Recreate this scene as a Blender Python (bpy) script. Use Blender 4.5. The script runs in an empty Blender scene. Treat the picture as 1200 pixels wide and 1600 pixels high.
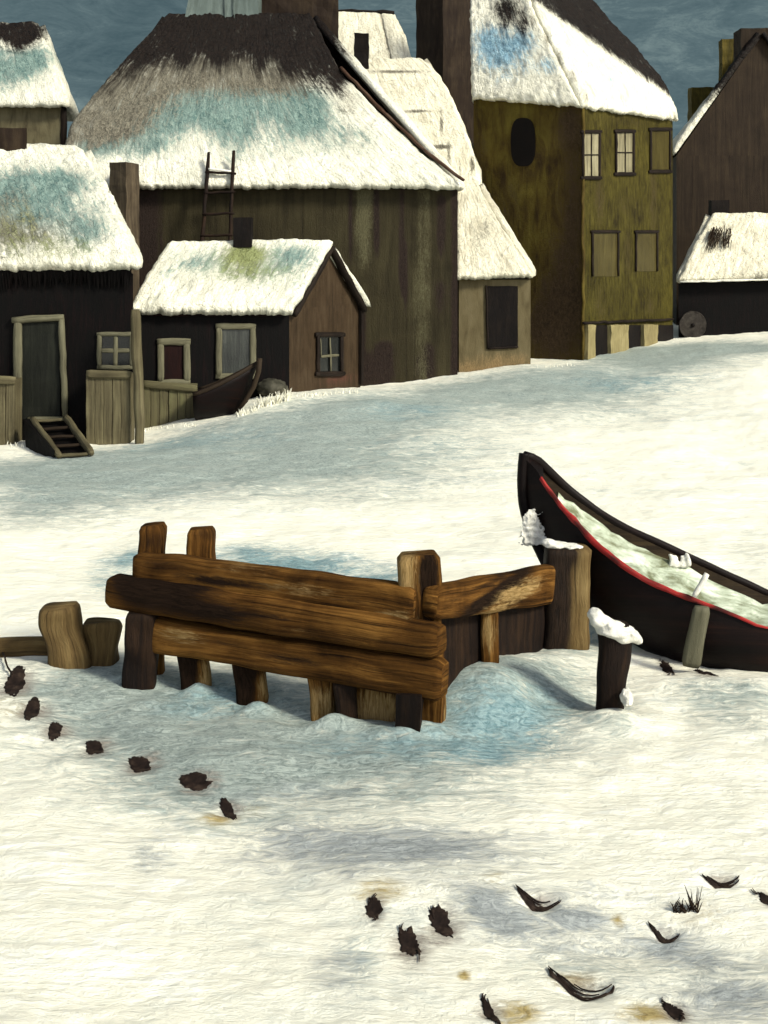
import bpy, bmesh, math, random
import numpy as np
from mathutils import Vector, noise as mn
random.seed(7)
C = bpy.context.scene.collection
F, H, Y0, X0 = 2000.0, 3.33, 373.0, 600.0      # image coordinates: focal length in px, eye height, horizon row, centre column
V = Vector

def at(px, py, d):
    """image pixel px, py projected out from the camera to depth d metres"""
    return V(((px - X0) * d / F, d, H - (py - Y0) * d / F))

def lin(*c):
    return tuple(((v / 255) / 12.92 if v / 255 <= .04045 else ((v / 255 + .055) / 1.055) ** 2.4) for v in c)

DARK = .33
def alb(c, k=.75):
    return tuple(min(.9, max(.0015, DARK * v / k)) for v in lin(*c))

# ------------------------------------------------------------------ materials
def node(nt, kind, loc=None, **kw):
    n = nt.nodes.new(kind)
    for k, v in kw.items():
        if k in n.inputs: n.inputs[k].default_value = v
        else: setattr(n, k, v)
    return n

def noise_tex(nt, vec, scale3, detail=5, rough=.6, dist=0.0, scale=1.0):
    m = node(nt, 'ShaderNodeMapping'); m.inputs['Scale'].default_value = scale3
    nt.links.new(vec, m.inputs['Vector'])
    n = node(nt, 'ShaderNodeTexNoise'); n.inputs['Scale'].default_value = scale
    n.inputs['Detail'].default_value = detail; n.inputs['Roughness'].default_value = rough
    n.inputs['Distortion'].default_value = dist
    nt.links.new(m.outputs[0], n.inputs['Vector'])
    return n.outputs['Fac'] if 'Fac' in n.outputs else n.outputs[0]

def math_n(nt, op, a, b=None, clamp=False):
    n = nt.nodes.new('ShaderNodeMath'); n.operation = op; n.use_clamp = clamp
    for i, v in enumerate((a, b)):
        if v is None: continue
        if isinstance(v, (int, float)): n.inputs[i].default_value = v
        else: nt.links.new(v, n.inputs[i])
    return n.outputs[0]

def maprange(nt, v, a, b, c=0.0, d=1.0, smooth=False):
    n = nt.nodes.new('ShaderNodeMapRange'); n.clamp = True
    if smooth: n.interpolation_type = 'SMOOTHSTEP'
    nt.links.new(v, n.inputs['Value'])
    n.inputs['From Min'].default_value = a; n.inputs['From Max'].default_value = b
    n.inputs['To Min'].default_value = c; n.inputs['To Max'].default_value = d
    return n.outputs['Result']

def mix(nt, fac, a, b):
    n = nt.nodes.new('ShaderNodeMix'); n.data_type = 'RGBA'
    if isinstance(fac, (int, float)): n.inputs[0].default_value = fac
    else: nt.links.new(fac, n.inputs[0])
    for i, v in ((6, a), (7, b)):
        if isinstance(v, tuple): n.inputs[i].default_value = (*v[:3], 1)
        else: nt.links.new(v, n.inputs[i])
    return n.outputs[2]

def ramp(nt, fac, cols):
    n = nt.nodes.new('ShaderNodeValToRGB')
    el = n.color_ramp.elements
    while len(el) < len(cols): el.new(.5)
    for i, c in enumerate(cols):
        el[i].position = i / (len(cols) - 1); el[i].color = (*c[:3], 1)
    nt.links.new(fac, n.inputs[0])
    return n.outputs[0]

def attr(nt, name):
    n = nt.nodes.new('ShaderNodeAttribute'); n.attribute_name = name
    return n.outputs['Fac']

def paint(name, cols, grain=(1.6, 16), big=1.3, lo=.32, hi=.68, bump=.5, bd=.02, rough=.7, spec=.10,
          masks=(), coord='UV', fine=(14, 40), crackle=0, lines=0):
    """a weathered, brushed surface: streaks along the grain, blotches, a rough relief; masks are stains, bare patches and painted shade"""
    m = bpy.data.materials.new(name); m.use_nodes = True
    nt = m.node_tree; b = nt.nodes['Principled BSDF']
    tc = nt.nodes.new('ShaderNodeTexCoord')
    uv = tc.outputs[coord]; ob = tc.outputs['Object']
    g = noise_tex(nt, uv, (grain[0], grain[1], grain[1]), 6, .62, .7)
    bl = noise_tex(nt, ob, (big, big, big), 4, .6, .4)
    f = math_n(nt, 'ADD', math_n(nt, 'MULTIPLY', g, .6), math_n(nt, 'MULTIPLY', bl, .4))
    f = maprange(nt, f, lo, hi)
    col = ramp(nt, f, cols)
    fn = noise_tex(nt, uv, (fine[0], fine[1], fine[1]), 6, .7, 1.2)
    if lines:
        ln = maprange(nt, noise_tex(nt, uv, (grain[0] * .7, grain[1] * 2.4, grain[1] * 2.4), 5, .6, 1.0), .55, .66, 0, lines)
        col = mix(nt, ln, col, (.006, .004, .002))
    crk = None
    if crackle:
        gro = maprange(nt, noise_tex(nt, ob, (9, 9, 16), 5, .75, 1.5), .60, .72, 0, .5)
        col = mix(nt, gro, col, (.22, .22, .15))
        wv = nt.nodes.new('ShaderNodeVectorMath'); wv.operation = 'ADD'
        nz_ = nt.nodes.new('ShaderNodeTexNoise'); nz_.inputs['Scale'].default_value = crackle * .6; nz_.inputs['Detail'].default_value = 4
        nt.links.new(ob, nz_.inputs['Vector'])
        sc_ = nt.nodes.new('ShaderNodeVectorMath'); sc_.operation = 'SCALE'; sc_.inputs['Scale'].default_value = 1.1 / crackle * 2.2
        nt.links.new(nz_.outputs['Color'], sc_.inputs[0]); nt.links.new(ob, wv.inputs[0]); nt.links.new(sc_.outputs[0], wv.inputs[1])
        vo = nt.nodes.new('ShaderNodeTexVoronoi'); vo.feature = 'DISTANCE_TO_EDGE'; vo.inputs['Scale'].default_value = crackle
        nt.links.new(wv.outputs[0], vo.inputs['Vector'])
        crk = maprange(nt, vo.outputs['Distance'], 0, .16)
        patchy = math_n(nt, 'MULTIPLY', maprange(nt, bl, .46, .60), maprange(nt, fn, .42, .56))
        dk = math_n(nt, 'MULTIPLY', math_n(nt, 'SUBTRACT', 1.0, maprange(nt, vo.outputs['Distance'], .01, .07)), math_n(nt, 'MULTIPLY', patchy, .6))
        col = mix(nt, dk, col, (.16, .14, .09))
    for (an, c0, c1, amt) in masks:
        a = attr(nt, an)
        gate = math_n(nt, 'MINIMUM', math_n(nt, 'MULTIPLY', a, 4.0), 1.0)
        nn_ = math_n(nt, 'ADD', math_n(nt, 'MULTIPLY', math_n(nt, 'SUBTRACT', g, .5), amt * 1.5), math_n(nt, 'MULTIPLY', math_n(nt, 'SUBTRACT', fn, .5), amt * 1.5))
        nn_ = math_n(nt, 'ADD', nn_, math_n(nt, 'MULTIPLY', math_n(nt, 'SUBTRACT', bl, .5), amt))
        s = math_n(nt, 'ADD', a, math_n(nt, 'MULTIPLY', nn_, gate))
        s = maprange(nt, s, .10, .95 if an in ('teal', 'blue', 'grey', 'moss') else .80, 0, 1, True)
        col = mix(nt, s, col, mix(nt, maprange(nt, fn, .36, .62), c0, c1))
    nt.links.new(col, b.inputs['Base Color'])
    b.inputs['Roughness'].default_value = rough
    b.inputs['Specular IOR Level'].default_value = spec
    bp = nt.nodes.new('ShaderNodeBump'); bp.inputs['Strength'].default_value = bump; bp.inputs['Distance'].default_value = bd
    h = math_n(nt, 'ADD', math_n(nt, 'MULTIPLY', fn, .7), math_n(nt, 'MULTIPLY', g, .6))
    if crk is not None: h = math_n(nt, 'ADD', h, math_n(nt, 'MULTIPLY', crk, .12))
    nt.links.new(h, bp.inputs['Height'])
    nt.links.new(bp.outputs[0], b.inputs['Normal'])
    return m

def P2(*cs, k=.75): return [alb(c, k) for c in cs]

CREAM = [(.44, .44, .37), (.70, .68, .56), (.86, .83, .70)]
TEAL = ((.055, .115, .11), (.22, .30, .265))
BLUE_SHADE = ((.05, .15, .24), (.30, .45, .52))
BARE = ((.002, .0012, .001), (.011, .006, .0035))
GREYB = ((.05, .042, .03), (.20, .185, .14))
MOSS = ((.10, .11, .035), (.24, .27, .12))

def roof_mat(name, cols=CREAM, masks=None, **kw):
    mk = masks or (('teal', *TEAL, 1.0), ('blue', *BLUE_SHADE, 1.0), ('grey', *GREYB, 1.0), ('moss', *MOSS, .8), ('bare', *BARE, .8))
    a = dict(grain=(1.3, 8), big=2.0, bump=1.0, bd=.08, rough=.6, spec=.16, fine=(9, 12), crackle=6.5, lo=.34, hi=.62); a.update(kw)
    return paint(name, cols, masks=mk, **a)

M = {}
M['roof'] = roof_mat('snow_on_roof')
M['roof_far'] = roof_mat('cream_snow_on_roof', cols=[(.42, .38, .28), (.66, .62, .48), (.83, .79, .63)])
M['tar'] = paint('tarred_boards', P2((5, 4, 6), (14, 9, 11), (30, 18, 18)), bump=.5, spec=.08)
M['barn'] = paint('grey_brown_boards', P2((42, 36, 23), (71, 64, 43), (92, 85, 58), k=.76), grain=(.5, 4.5), lo=.28, hi=.72, bump=.8, bd=.05, lines=.38,
                  masks=(('bare', (.008, .005, .004), (.025, .016, .012), 1.0), ('pale', (.05, .045, .022), (.085, .078, .042), .9)))
M['dim'] = paint('brown_render', P2((78, 70, 52), (116, 108, 82), (134, 126, 98), k=.6), grain=(1.5, 6))
M['gable'] = paint('pinkish_brown_render', lines=.45, cols=P2((60, 46, 30), (88, 70, 50), (108, 90, 68), k=1.0), grain=(1.2, 7),
                   masks=(('moss', (.05, .014, .011), (.085, .032, .024), .8),))
M['tan'] = paint('tan_plaster', P2((92, 80, 54), (120, 108, 78), (136, 124, 94), k=.66), grain=(1.5, 6), masks=(('moss', (.13, .085, .035), (.2, .14, .07), .8),))
M['olive'] = paint('olive_plaster', P2((56, 46, 14), (93, 84, 28), (118, 108, 44), k=.95), grain=(2.5, 9), big=1.2, lo=.36, hi=.62, bump=1.0, bd=.06, fine=(10, 14), lines=.35, masks=(('bare', (.02, .014, .006), (.05, .036, .014), .9),))
M['olive_side'] = paint('shaded_olive_plaster', P2((44, 32, 14), (72, 60, 22), (90, 80, 32), k=.32), grain=(1.2, 4), big=.9, lo=.36, hi=.64, bump=1.0, bd=.06, fine=(9, 14), lines=.35, masks=(('bare', (.018, .011, .006), (.05, .032, .016), .9),))  # shaded-side copy of the olive plaster, its tone set for the shade
M['umber'] = paint('umber_boards', lines=.45, cols=P2((38, 29, 21), (62, 50, 38), (82, 68, 50)), grain=(.5, 7), lo=.3, hi=.72)
M['chim'] = paint('sooty_brown_masonry', P2((36, 25, 20), (56, 44, 34), (80, 66, 50)), grain=(1.2, 7))
M['stack'] = paint('weathered_brown_stack', P2((50, 42, 34), (92, 80, 64), (130, 116, 94), k=.66), grain=(1.0, 9))
M['chim_dark'] = paint('black_soot', P2((14, 10, 10), (26, 20, 18), (40, 32, 26)), grain=(2, 8))
M['chim_olive'] = paint('olive_masonry', P2((46, 40, 20), (92, 82, 34), (132, 112, 50), k=.55), grain=(.8, 9))
M['trim'] = paint('dark_trim', P2((20, 15, 12), (38, 29, 23), (60, 48, 38)), grain=(2, 25))
M['verge'] = paint('brown_verge', P2((60, 40, 30), (96, 70, 55), (150, 130, 112)), grain=(2, 25))
M['frame'] = paint('grey_white_paint', lines=.45, cols=P2((78, 74, 58), (128, 124, 100), (162, 158, 130), k=.75), grain=(2.5, 26), lo=.25, hi=.75)
M['frame_warm'] = paint('cream_paint', P2((120, 108, 78), (150, 138, 96), (176, 164, 120), k=.55), grain=(2.5, 24))
M['pane'] = paint('dark_glass', P2((8, 9, 11), (18, 21, 22), (32, 34, 32)), grain=(2, 10), rough=.25, spec=.5, bump=.15)
M['pane_red'] = paint('dark_red_boards', P2((18, 6, 6), (34, 13, 12), (46, 20, 17)), grain=(2, 14))
M['pane_grey'] = paint('old_grey_glass', P2((26, 28, 26), (62, 66, 60), (130, 132, 120)), grain=(1.0, 16), rough=.3, spec=.5, lo=.34, hi=.7)
M['door'] = paint('grey_green_door_paint', P2((24, 26, 22), (38, 40, 34), (52, 54, 46)), grain=(1, 12))
M['curtain'] = paint('pale_curtained_glass', P2((72, 66, 48), (140, 132, 104), (190, 182, 150), k=.5), grain=(.7, 9), rough=.35, spec=.45, lo=.3, hi=.68)
M['blind'] = paint('blinded_glass', P2((58, 50, 26), (92, 82, 42), (118, 107, 60), k=.85), grain=(.8, 9), rough=.4)
M['plank'] = paint('grey_planks', lines=.45, cols=P2((48, 42, 30), (104, 96, 72), (146, 138, 104), k=.55), grain=(.9, 20), lo=.27, hi=.73, bump=.7)
M['plank_green'] = paint('greenish_planks', lines=.45, cols=P2((70, 62, 50), (112, 106, 78), (132, 134, 92), k=.55), grain=(.9, 16), lo=.27, hi=.73, bump=.7)
M['wood'] = paint('brown_timber', P2((24, 14, 7), (96, 64, 28), (152, 108, 52), k=.45), rough=.85, spec=.04, grain=(.9, 22), big=2.0, lo=.35, hi=.65, bump=1.0, bd=.03, fine=(8, 60), lines=.85,
                  masks=(('bare', (.006, .0035, .002), (.018, .010, .006), .7), ('pale', (.16, .10, .035), (.30, .20, .085), .9)))  # on the post feet these also carry painted shade and light
M['wood_old'] = paint('pale_weathered_timber', P2((54, 40, 24), (116, 94, 58), (154, 132, 88), k=.55), grain=(1.1, 15), big=2.5, lo=.3, hi=.7, bump=1.0, fine=(8, 55), lines=.7,
                  masks=(('bare', (.006, .004, .003), (.022, .013, .008), .45),))  # shade of the end post's left half, painted in
M['wood_dark'] = paint('blackened_timber', P2((16, 10, 8), (38, 26, 19), (70, 50, 34)), grain=(1.3, 16), big=3, bump=.9, fine=(8, 55))
M['hull'] = paint('black_tarred_hull', P2((7, 4, 4), (24, 13, 11), (56, 33, 24), k=.6), grain=(.9, 12), lo=.3, hi=.78, bump=.4, bd=.012, rough=.5)
M['hull_in'] = paint('dark_brown_hull_inside', P2((24, 17, 11), (52, 40, 26), (92, 76, 50)), grain=(1.0, 14), lo=.3, hi=.75)
M['red'] = paint('red_gunwale_paint', P2((96, 16, 18), (178, 50, 48), (206, 112, 102), k=.42), grain=(3, 30), lo=.25, hi=.75, masks=(('bare', (.02, .006, .006), (.06, .02, .018), .7),))
M['rib'] = paint('grey_green_lath', P2((68, 66, 50), (98, 96, 78), (120, 116, 96), k=.5), grain=(2, 20))
M['boat_snow'] = paint('greenish_boat_snow', [(.14, .15, .085), (.42, .47, .36), (.80, .81, .70)], grain=(2, 6), big=4, lo=.42, hi=.66, bump=.9, bd=.03, coord='Object', fine=(26, 26))
M['frost'] = paint('white_frost', [(.42, .42, .38), (.72, .70, .62), (.88, .86, .76)], grain=(14, 14), big=9, bump=.9, bd=.03, coord='Object', fine=(40, 40))
M['mud'] = paint('dark_wet_mud', P2((24, 17, 15), (46, 35, 30), (78, 64, 54), k=.6), grain=(14, 14), big=6, bump=.2, bd=.006, coord='Object', fine=(60, 60), lo=.38, hi=.66)
M['straw'] = paint('dark_straw', P2((30, 22, 18), (60, 46, 36), (110, 92, 66)), grain=(20, 20), big=12, coord='Object')
M['stone'] = paint('grey_stone', P2((44, 42, 36), (82, 80, 68), (112, 108, 94)), grain=(5, 5), big=4, coord='Object')
M['wheel'] = paint('grey_brown_wheel', P2((34, 30, 28), (66, 60, 55), (94, 88, 80)), grain=(8, 8), big=6, coord='Object')
M['cup'] = paint('blue_grey_lead', P2((70, 78, 74), (104, 116, 112), (132, 144, 138), k=.5), grain=(.8, 7), lo=.3, hi=.72)
M['grass'] = paint('frosted_grass', [(.35, .34, .24), (.72, .70, .58), (.88, .86, .76)], grain=(9, 9), big=5, coord='Object')

# snow on the ground
def ground_mat():
    m = bpy.data.materials.new('drifted_snow'); m.use_nodes = True
    nt = m.node_tree; b = nt.nodes['Principled BSDF']
    ob = nt.nodes.new('ShaderNodeTexCoord').outputs['Object']
    g1 = noise_tex(nt, ob, (1.4, 2.6, 2), 7, .66, 1.0)
    g2 = noise_tex(nt, ob, (.5, .9, .6), 4, .6, .8)
    strk = noise_tex(nt, ob, (3.0, 22.0, 12.0), 6, .7, .9)
    dab = noise_tex(nt, ob, (14., 18., 14.), 6, .72, 1.6)
    f = maprange(nt, math_n(nt, 'ADD', math_n(nt, 'MULTIPLY', g1, .4), math_n(nt, 'ADD', math_n(nt, 'MULTIPLY', g2, .3), math_n(nt, 'MULTIPLY', noise_tex(nt, ob, (4, 9, 4), 8, .75, 2.0), .3))), .36, .58)
    col = ramp(nt, f, [(.56, .58, .52), (.78, .77, .66), (.87, .84, .70), (.89, .88, .78)])
    swirl = noise_tex(nt, ob, (3.2, 8.0, 4.0), 8, .74, 2.2)
    def stain(col, an, c0, c1, amt):  # ground stains and painted shade tones alike
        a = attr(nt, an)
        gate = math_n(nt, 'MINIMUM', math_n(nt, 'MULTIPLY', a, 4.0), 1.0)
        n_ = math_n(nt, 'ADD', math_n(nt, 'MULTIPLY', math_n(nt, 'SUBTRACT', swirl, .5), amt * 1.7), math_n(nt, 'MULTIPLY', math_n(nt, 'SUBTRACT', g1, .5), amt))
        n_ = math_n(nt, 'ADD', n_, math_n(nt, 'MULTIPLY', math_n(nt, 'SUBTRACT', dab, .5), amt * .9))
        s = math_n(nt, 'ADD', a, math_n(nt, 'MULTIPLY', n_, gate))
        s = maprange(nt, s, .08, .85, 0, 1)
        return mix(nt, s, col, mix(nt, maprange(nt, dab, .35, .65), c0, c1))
    col = stain(col, 'grey_shade', (.145, .185, .175), (.42, .475, .435), 1.4)  # cool grey shade before houses and fence, painted into the snow
    col = stain(col, 'icy_shade', (.06, .145, .17), (.29, .40, .41), 1.3)  # blue shadow tone by the fence painted into the snow, with icy stains
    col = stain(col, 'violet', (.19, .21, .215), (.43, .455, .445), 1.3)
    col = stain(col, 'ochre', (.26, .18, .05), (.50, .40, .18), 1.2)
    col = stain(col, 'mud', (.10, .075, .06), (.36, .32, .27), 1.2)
    # streaks of grit dragged through the snow
    sp = maprange(nt, strk, .66, .80, 0, .30)
    col = mix(nt, sp, col, (.34, .33, .28))
    nt.links.new(col, b.inputs['Base Color'])
    b.inputs['Roughness'].default_value = .55; b.inputs['Specular IOR Level'].default_value = .3
    wv = nt.nodes.new('ShaderNodeTexWave'); wv.inputs['Scale'].default_value = 3.2; wv.inputs['Distortion'].default_value = 16; wv.inputs['Detail'].default_value = 3; wv.inputs['Detail Scale'].default_value = .55
    wm = nt.nodes.new('ShaderNodeMapping'); wm.inputs['Scale'].default_value = (.35, 1.3, 1); nt.links.new(ob, wm.inputs['Vector']); nt.links.new(wm.outputs[0], wv.inputs['Vector']); wv.bands_direction = 'Y'
    strk = math_n(nt, 'ADD', strk, math_n(nt, 'MULTIPLY', math_n(nt, 'MULTIPLY', wv.outputs['Fac'], maprange(nt, g2, .42, .62)), .32))
    h = math_n(nt, 'ADD', math_n(nt, 'MULTIPLY', strk, .5), math_n(nt, 'ADD', math_n(nt, 'MULTIPLY', dab, .6), math_n(nt, 'MULTIPLY', swirl, 1.1)))
    bp = nt.nodes.new('ShaderNodeBump'); bp.inputs['Strength'].default_value = .9; bp.inputs['Distance'].default_value = .026
    nt.links.new(h, bp.inputs['Height']); nt.links.new(bp.outputs[0], b.inputs['Normal'])
    return m

# ------------------------------------------------------------------ mesh helpers
ATT = ('bare', 'teal', 'blue', 'grey', 'moss', 'pale')
def newbm():
    bm = bmesh.new(); bm.loops.layers.uv.new('UVMap')
    for a in ATT: bm.verts.layers.float.new(a)
    return bm

def obj(name, bm, mat, parent=None, loc=None, smooth=False, weld=True, remesh=0):
    """link a bmesh (world coordinates) as ONE mesh object"""
    if weld: bmesh.ops.remove_doubles(bm, verts=bm.verts, dist=.0004)
    bmesh.ops.recalc_face_normals(bm, faces=bm.faces)
    o0 = V(loc) if loc is not None else V((0, 0, 0))
    if parent is not None:
        o0 = parent['_o'] if '_o' in parent else V((0, 0, 0)); o0 = V(o0)
    bmesh.ops.translate(bm, verts=bm.verts, vec=-o0)
    me = bpy.data.meshes.new(name); bm.to_mesh(me); bm.free()
    for p in me.polygons: p.use_smooth = smooth
    me.materials.append(mat)
    o = bpy.data.objects.new(name, me); C.objects.link(o)
    if remesh:
        md = o.modifiers.new('merge', 'REMESH'); md.mode = 'VOXEL'; md.voxel_size = remesh; md.use_smooth_shade = True
        sm_ = o.modifiers.new('soften', 'SMOOTH'); sm_.factor = .5; sm_.iterations = 3
    if parent is not None:
        o.parent = parent
    else:
        o.location = o0
    o['_o'] = tuple(o0)
    return o

def thing(name, label, cat, loc, group=None):
    o = bpy.data.objects.new(name, None); C.objects.link(o)
    o.location = loc; o.empty_display_size = .3
    o['_o'] = tuple(loc); tag(o, label, cat, group)
    return o

def tag(o, label, cat, group=None):
    o['label'] = label; o['category'] = cat
    if group: o['group'] = group
    return o

def nz(p, s, off=0.0):
    return mn.noise(V((p[0] * s + off, p[1] * s + off * 1.7, p[2] * s - off)))

def nvec(p, s):
    return mn.noise_vector(V((p[0] * s, p[1] * s, p[2] * s)))

def wobble(bm, amp, s=3.0, verts=None):
    for v in (verts or bm.verts): v.co += nvec(v.co, s) * amp

def patch(bm, A, B, Cc, D, nu, nv, upright=True):
    """grid over quad A(top left) B(top right) C(bottom right) D(bottom left); uv in metres, u along the grain"""
    uvl = bm.loops.layers.uv.active
    L1 = (D - A).length; L2 = (B - A).length
    g = []
    for j in range(nv + 1):
        v = j / nv
        g.append([bm.verts.new((A.lerp(B, i / nu)).lerp(D.lerp(Cc, i / nu), v)) for i in range(nu + 1)])
    off = random.random() * 9
    for j in range(nv):
        for i in range(nu):
            f = bm.faces.new((g[j][i], g[j + 1][i], g[j + 1][i + 1], g[j][i + 1]))
            for l, (a, b) in zip(f.loops, ((i, j), (i, j + 1), (i + 1, j + 1), (i + 1, j))):
                q = (b / nv * L1 + off, a / nu * L2 + off)
                l[uvl].uv = q if upright else (q[1], q[0])
    return g

def hexa(bm, b, t, cell=.25, upright=True):
    """box with any eight corners: b = bottom loop of 4, t = top loop of 4, subdivided"""
    n = lambda p, q: max(1, min(60, int((p - q).length / cell)))
    for i in range(4):
        j = (i + 1) % 4
        patch(bm, t[i], t[j], b[j], b[i], n(t[i], t[j]), n(t[i], b[i]), upright)
    patch(bm, t[0], t[1], t[2], t[3], n(t[0], t[1]), n(t[1], t[2]), upright)
    patch(bm, b[0], b[1], b[2], b[3], n(b[0], b[1]), n(b[1], b[2]), upright)

def beam(bm, p0, p1, w, h, w1=None, h1=None, up=V((0, 0, 1)), n=10, k=12, sq=.75, amp=.0, ns=4.0, fr=None):
    """timber from p0 to p1: a rounded-square section swept along it, grain along its length"""
    uvl = bm.loops.layers.uv.active
    d = (p1 - p0); L = d.length; d.normalize()
    s = d.cross(up)
    if s.length < 1e-3: s = d.cross(V((0, 1, 0)))
    s.normalize(); u = s.cross(d).normalized()
    w1 = w if w1 is None else w1; h1 = h if h1 is None else h1
    rings = []; off = random.random() * 20
    for j in range(n + 1):
        t = j / n
        ww = (w + (w1 - w) * t) / 2; hh = (h + (h1 - h) * t) / 2
        e = min(t, 1 - t) * L
        cap = 1 - .18 * max(0, 1 - e / .03)
        ring = []
        for i in range(k):
            a = 2 * math.pi * (i + .5) / k
            c, sn = math.cos(a), math.sin(a)
            e_ = (i + .5) / k * 4; sd = int(e_) % 4; tt = (e_ - int(e_)) * 2 - 1
            qx, qy = ((1, tt), (-tt, 1), (-1, -tt), (tt, -1))[sd]
            r_ = max(1, math.hypot(qx, qy) / 1.28); qx /= r_; qy /= r_
            ca = math.atan2(qy, qx); x = qx * sq + math.cos(ca) * (1 - sq); y = qy * sq + math.sin(ca) * (1 - sq)
            p = p0 + d * (L * t) + s * (x * ww * cap) + u * (y * hh * cap)
            if amp: p += nvec(p + V((off, off, 0)), ns) * amp
            ring.append(bm.verts.new(p))
        rings.append(ring)
    per = (w + h) * 2
    fs = []
    for j in range(n):
        for i in range(k):
            i2 = (i + 1) % k
            f = bm.faces.new((rings[j][i], rings[j][i2], rings[j + 1][i2], rings[j + 1][i]))
            for l, (a, b) in zip(f.loops, ((i, j), (i + 1, j), (i + 1, j + 1), (i, j + 1))):
                l[uvl].uv = (b / n * L + off, a / k * per + off)
            fs.append(f)
    for ring, rev in ((rings[0], True), (rings[-1], False)):
        f = bm.faces.new(ring[::-1] if rev else ring)
        for l in f.loops: l[uvl].uv = (l.vert.co.dot(s) * 3 + off, l.vert.co.dot(u) + off)
        fs.append(f)
    return rings

def sweep(bm, pts, w, h, k=10, sq=.3, amp=0.0, ns=6.0, up=V((0, 0, 1))):
    """one continuous bar along a bent line; w and h may be functions of the way along (0..1)"""
    uvl = bm.loops.layers.uv.active
    rings = []; n = len(pts) - 1; L = 0; off = random.random() * 9; us = []
    for j, p in enumerate(pts):
        if j: L += (p - pts[j - 1]).length
        us.append(L)
        d = (pts[min(n, j + 1)] - pts[max(0, j - 1)]).normalized()
        sd = d.cross(up).normalized(); u = sd.cross(d).normalized(); t = j / n
        ww = (w(t) if callable(w) else w) / 2; hh = (h(t) if callable(h) else h) / 2
        ring = []
        for i in range(k):
            a = 2 * math.pi * (i + .5) / k; c, sn = math.cos(a), math.sin(a); m_ = max(abs(c), abs(sn))
            x = c * (1 - sq) + c / m_ * sq; y = sn * (1 - sq) + sn / m_ * sq
            q = p + sd * (x * ww) + u * (y * hh)
            if amp: q = q + nvec(q, ns) * amp
            ring.append(bm.verts.new(q))
        rings.append(ring)
    for j in range(n):
        for i in range(k):
            i2 = (i + 1) % k
            f = bm.faces.new((rings[j][i], rings[j][i2], rings[j + 1][i2], rings[j + 1][i]))
            for l, (a, b) in zip(f.loops, ((i, j), (i + 1, j), (i + 1, j + 1), (i, j + 1))): l[uvl].uv = (us[b] + off, a * .03 + off)
    bm.faces.new(rings[0][::-1]); bm.faces.new(rings[-1])

def vat(bm, name, fn):
    """write a stain or painted shade value on each vertex from its position"""
    ly = bm.verts.layers.float[name]
    for v in bm.verts: v[ly] = max(0.0, min(1.0, fn(v.co)))

def blob_fn(blobs, d):
    bs = [(at(px, py, d), rx * d / F, ry * d / F, a) for (px, py, rx, ry, a) in blobs]
    def fn(p):
        s = 0
        for c, rx, ry, a in bs:
            s += a * math.exp(-((p.x - c.x) / rx) ** 2 - ((p.z - c.z) / ry) ** 2)
        return s
    return fn

def polyl(pts, t):
    ls = [(b - a).length for a, b in zip(pts, pts[1:])]; T = sum(ls) * t
    for a, b, l in zip(pts, pts[1:], ls):
        if T <= l or b is pts[-1]: return a.lerp(b, min(1, T / max(l, 1e-6)))
        T -= l

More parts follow.
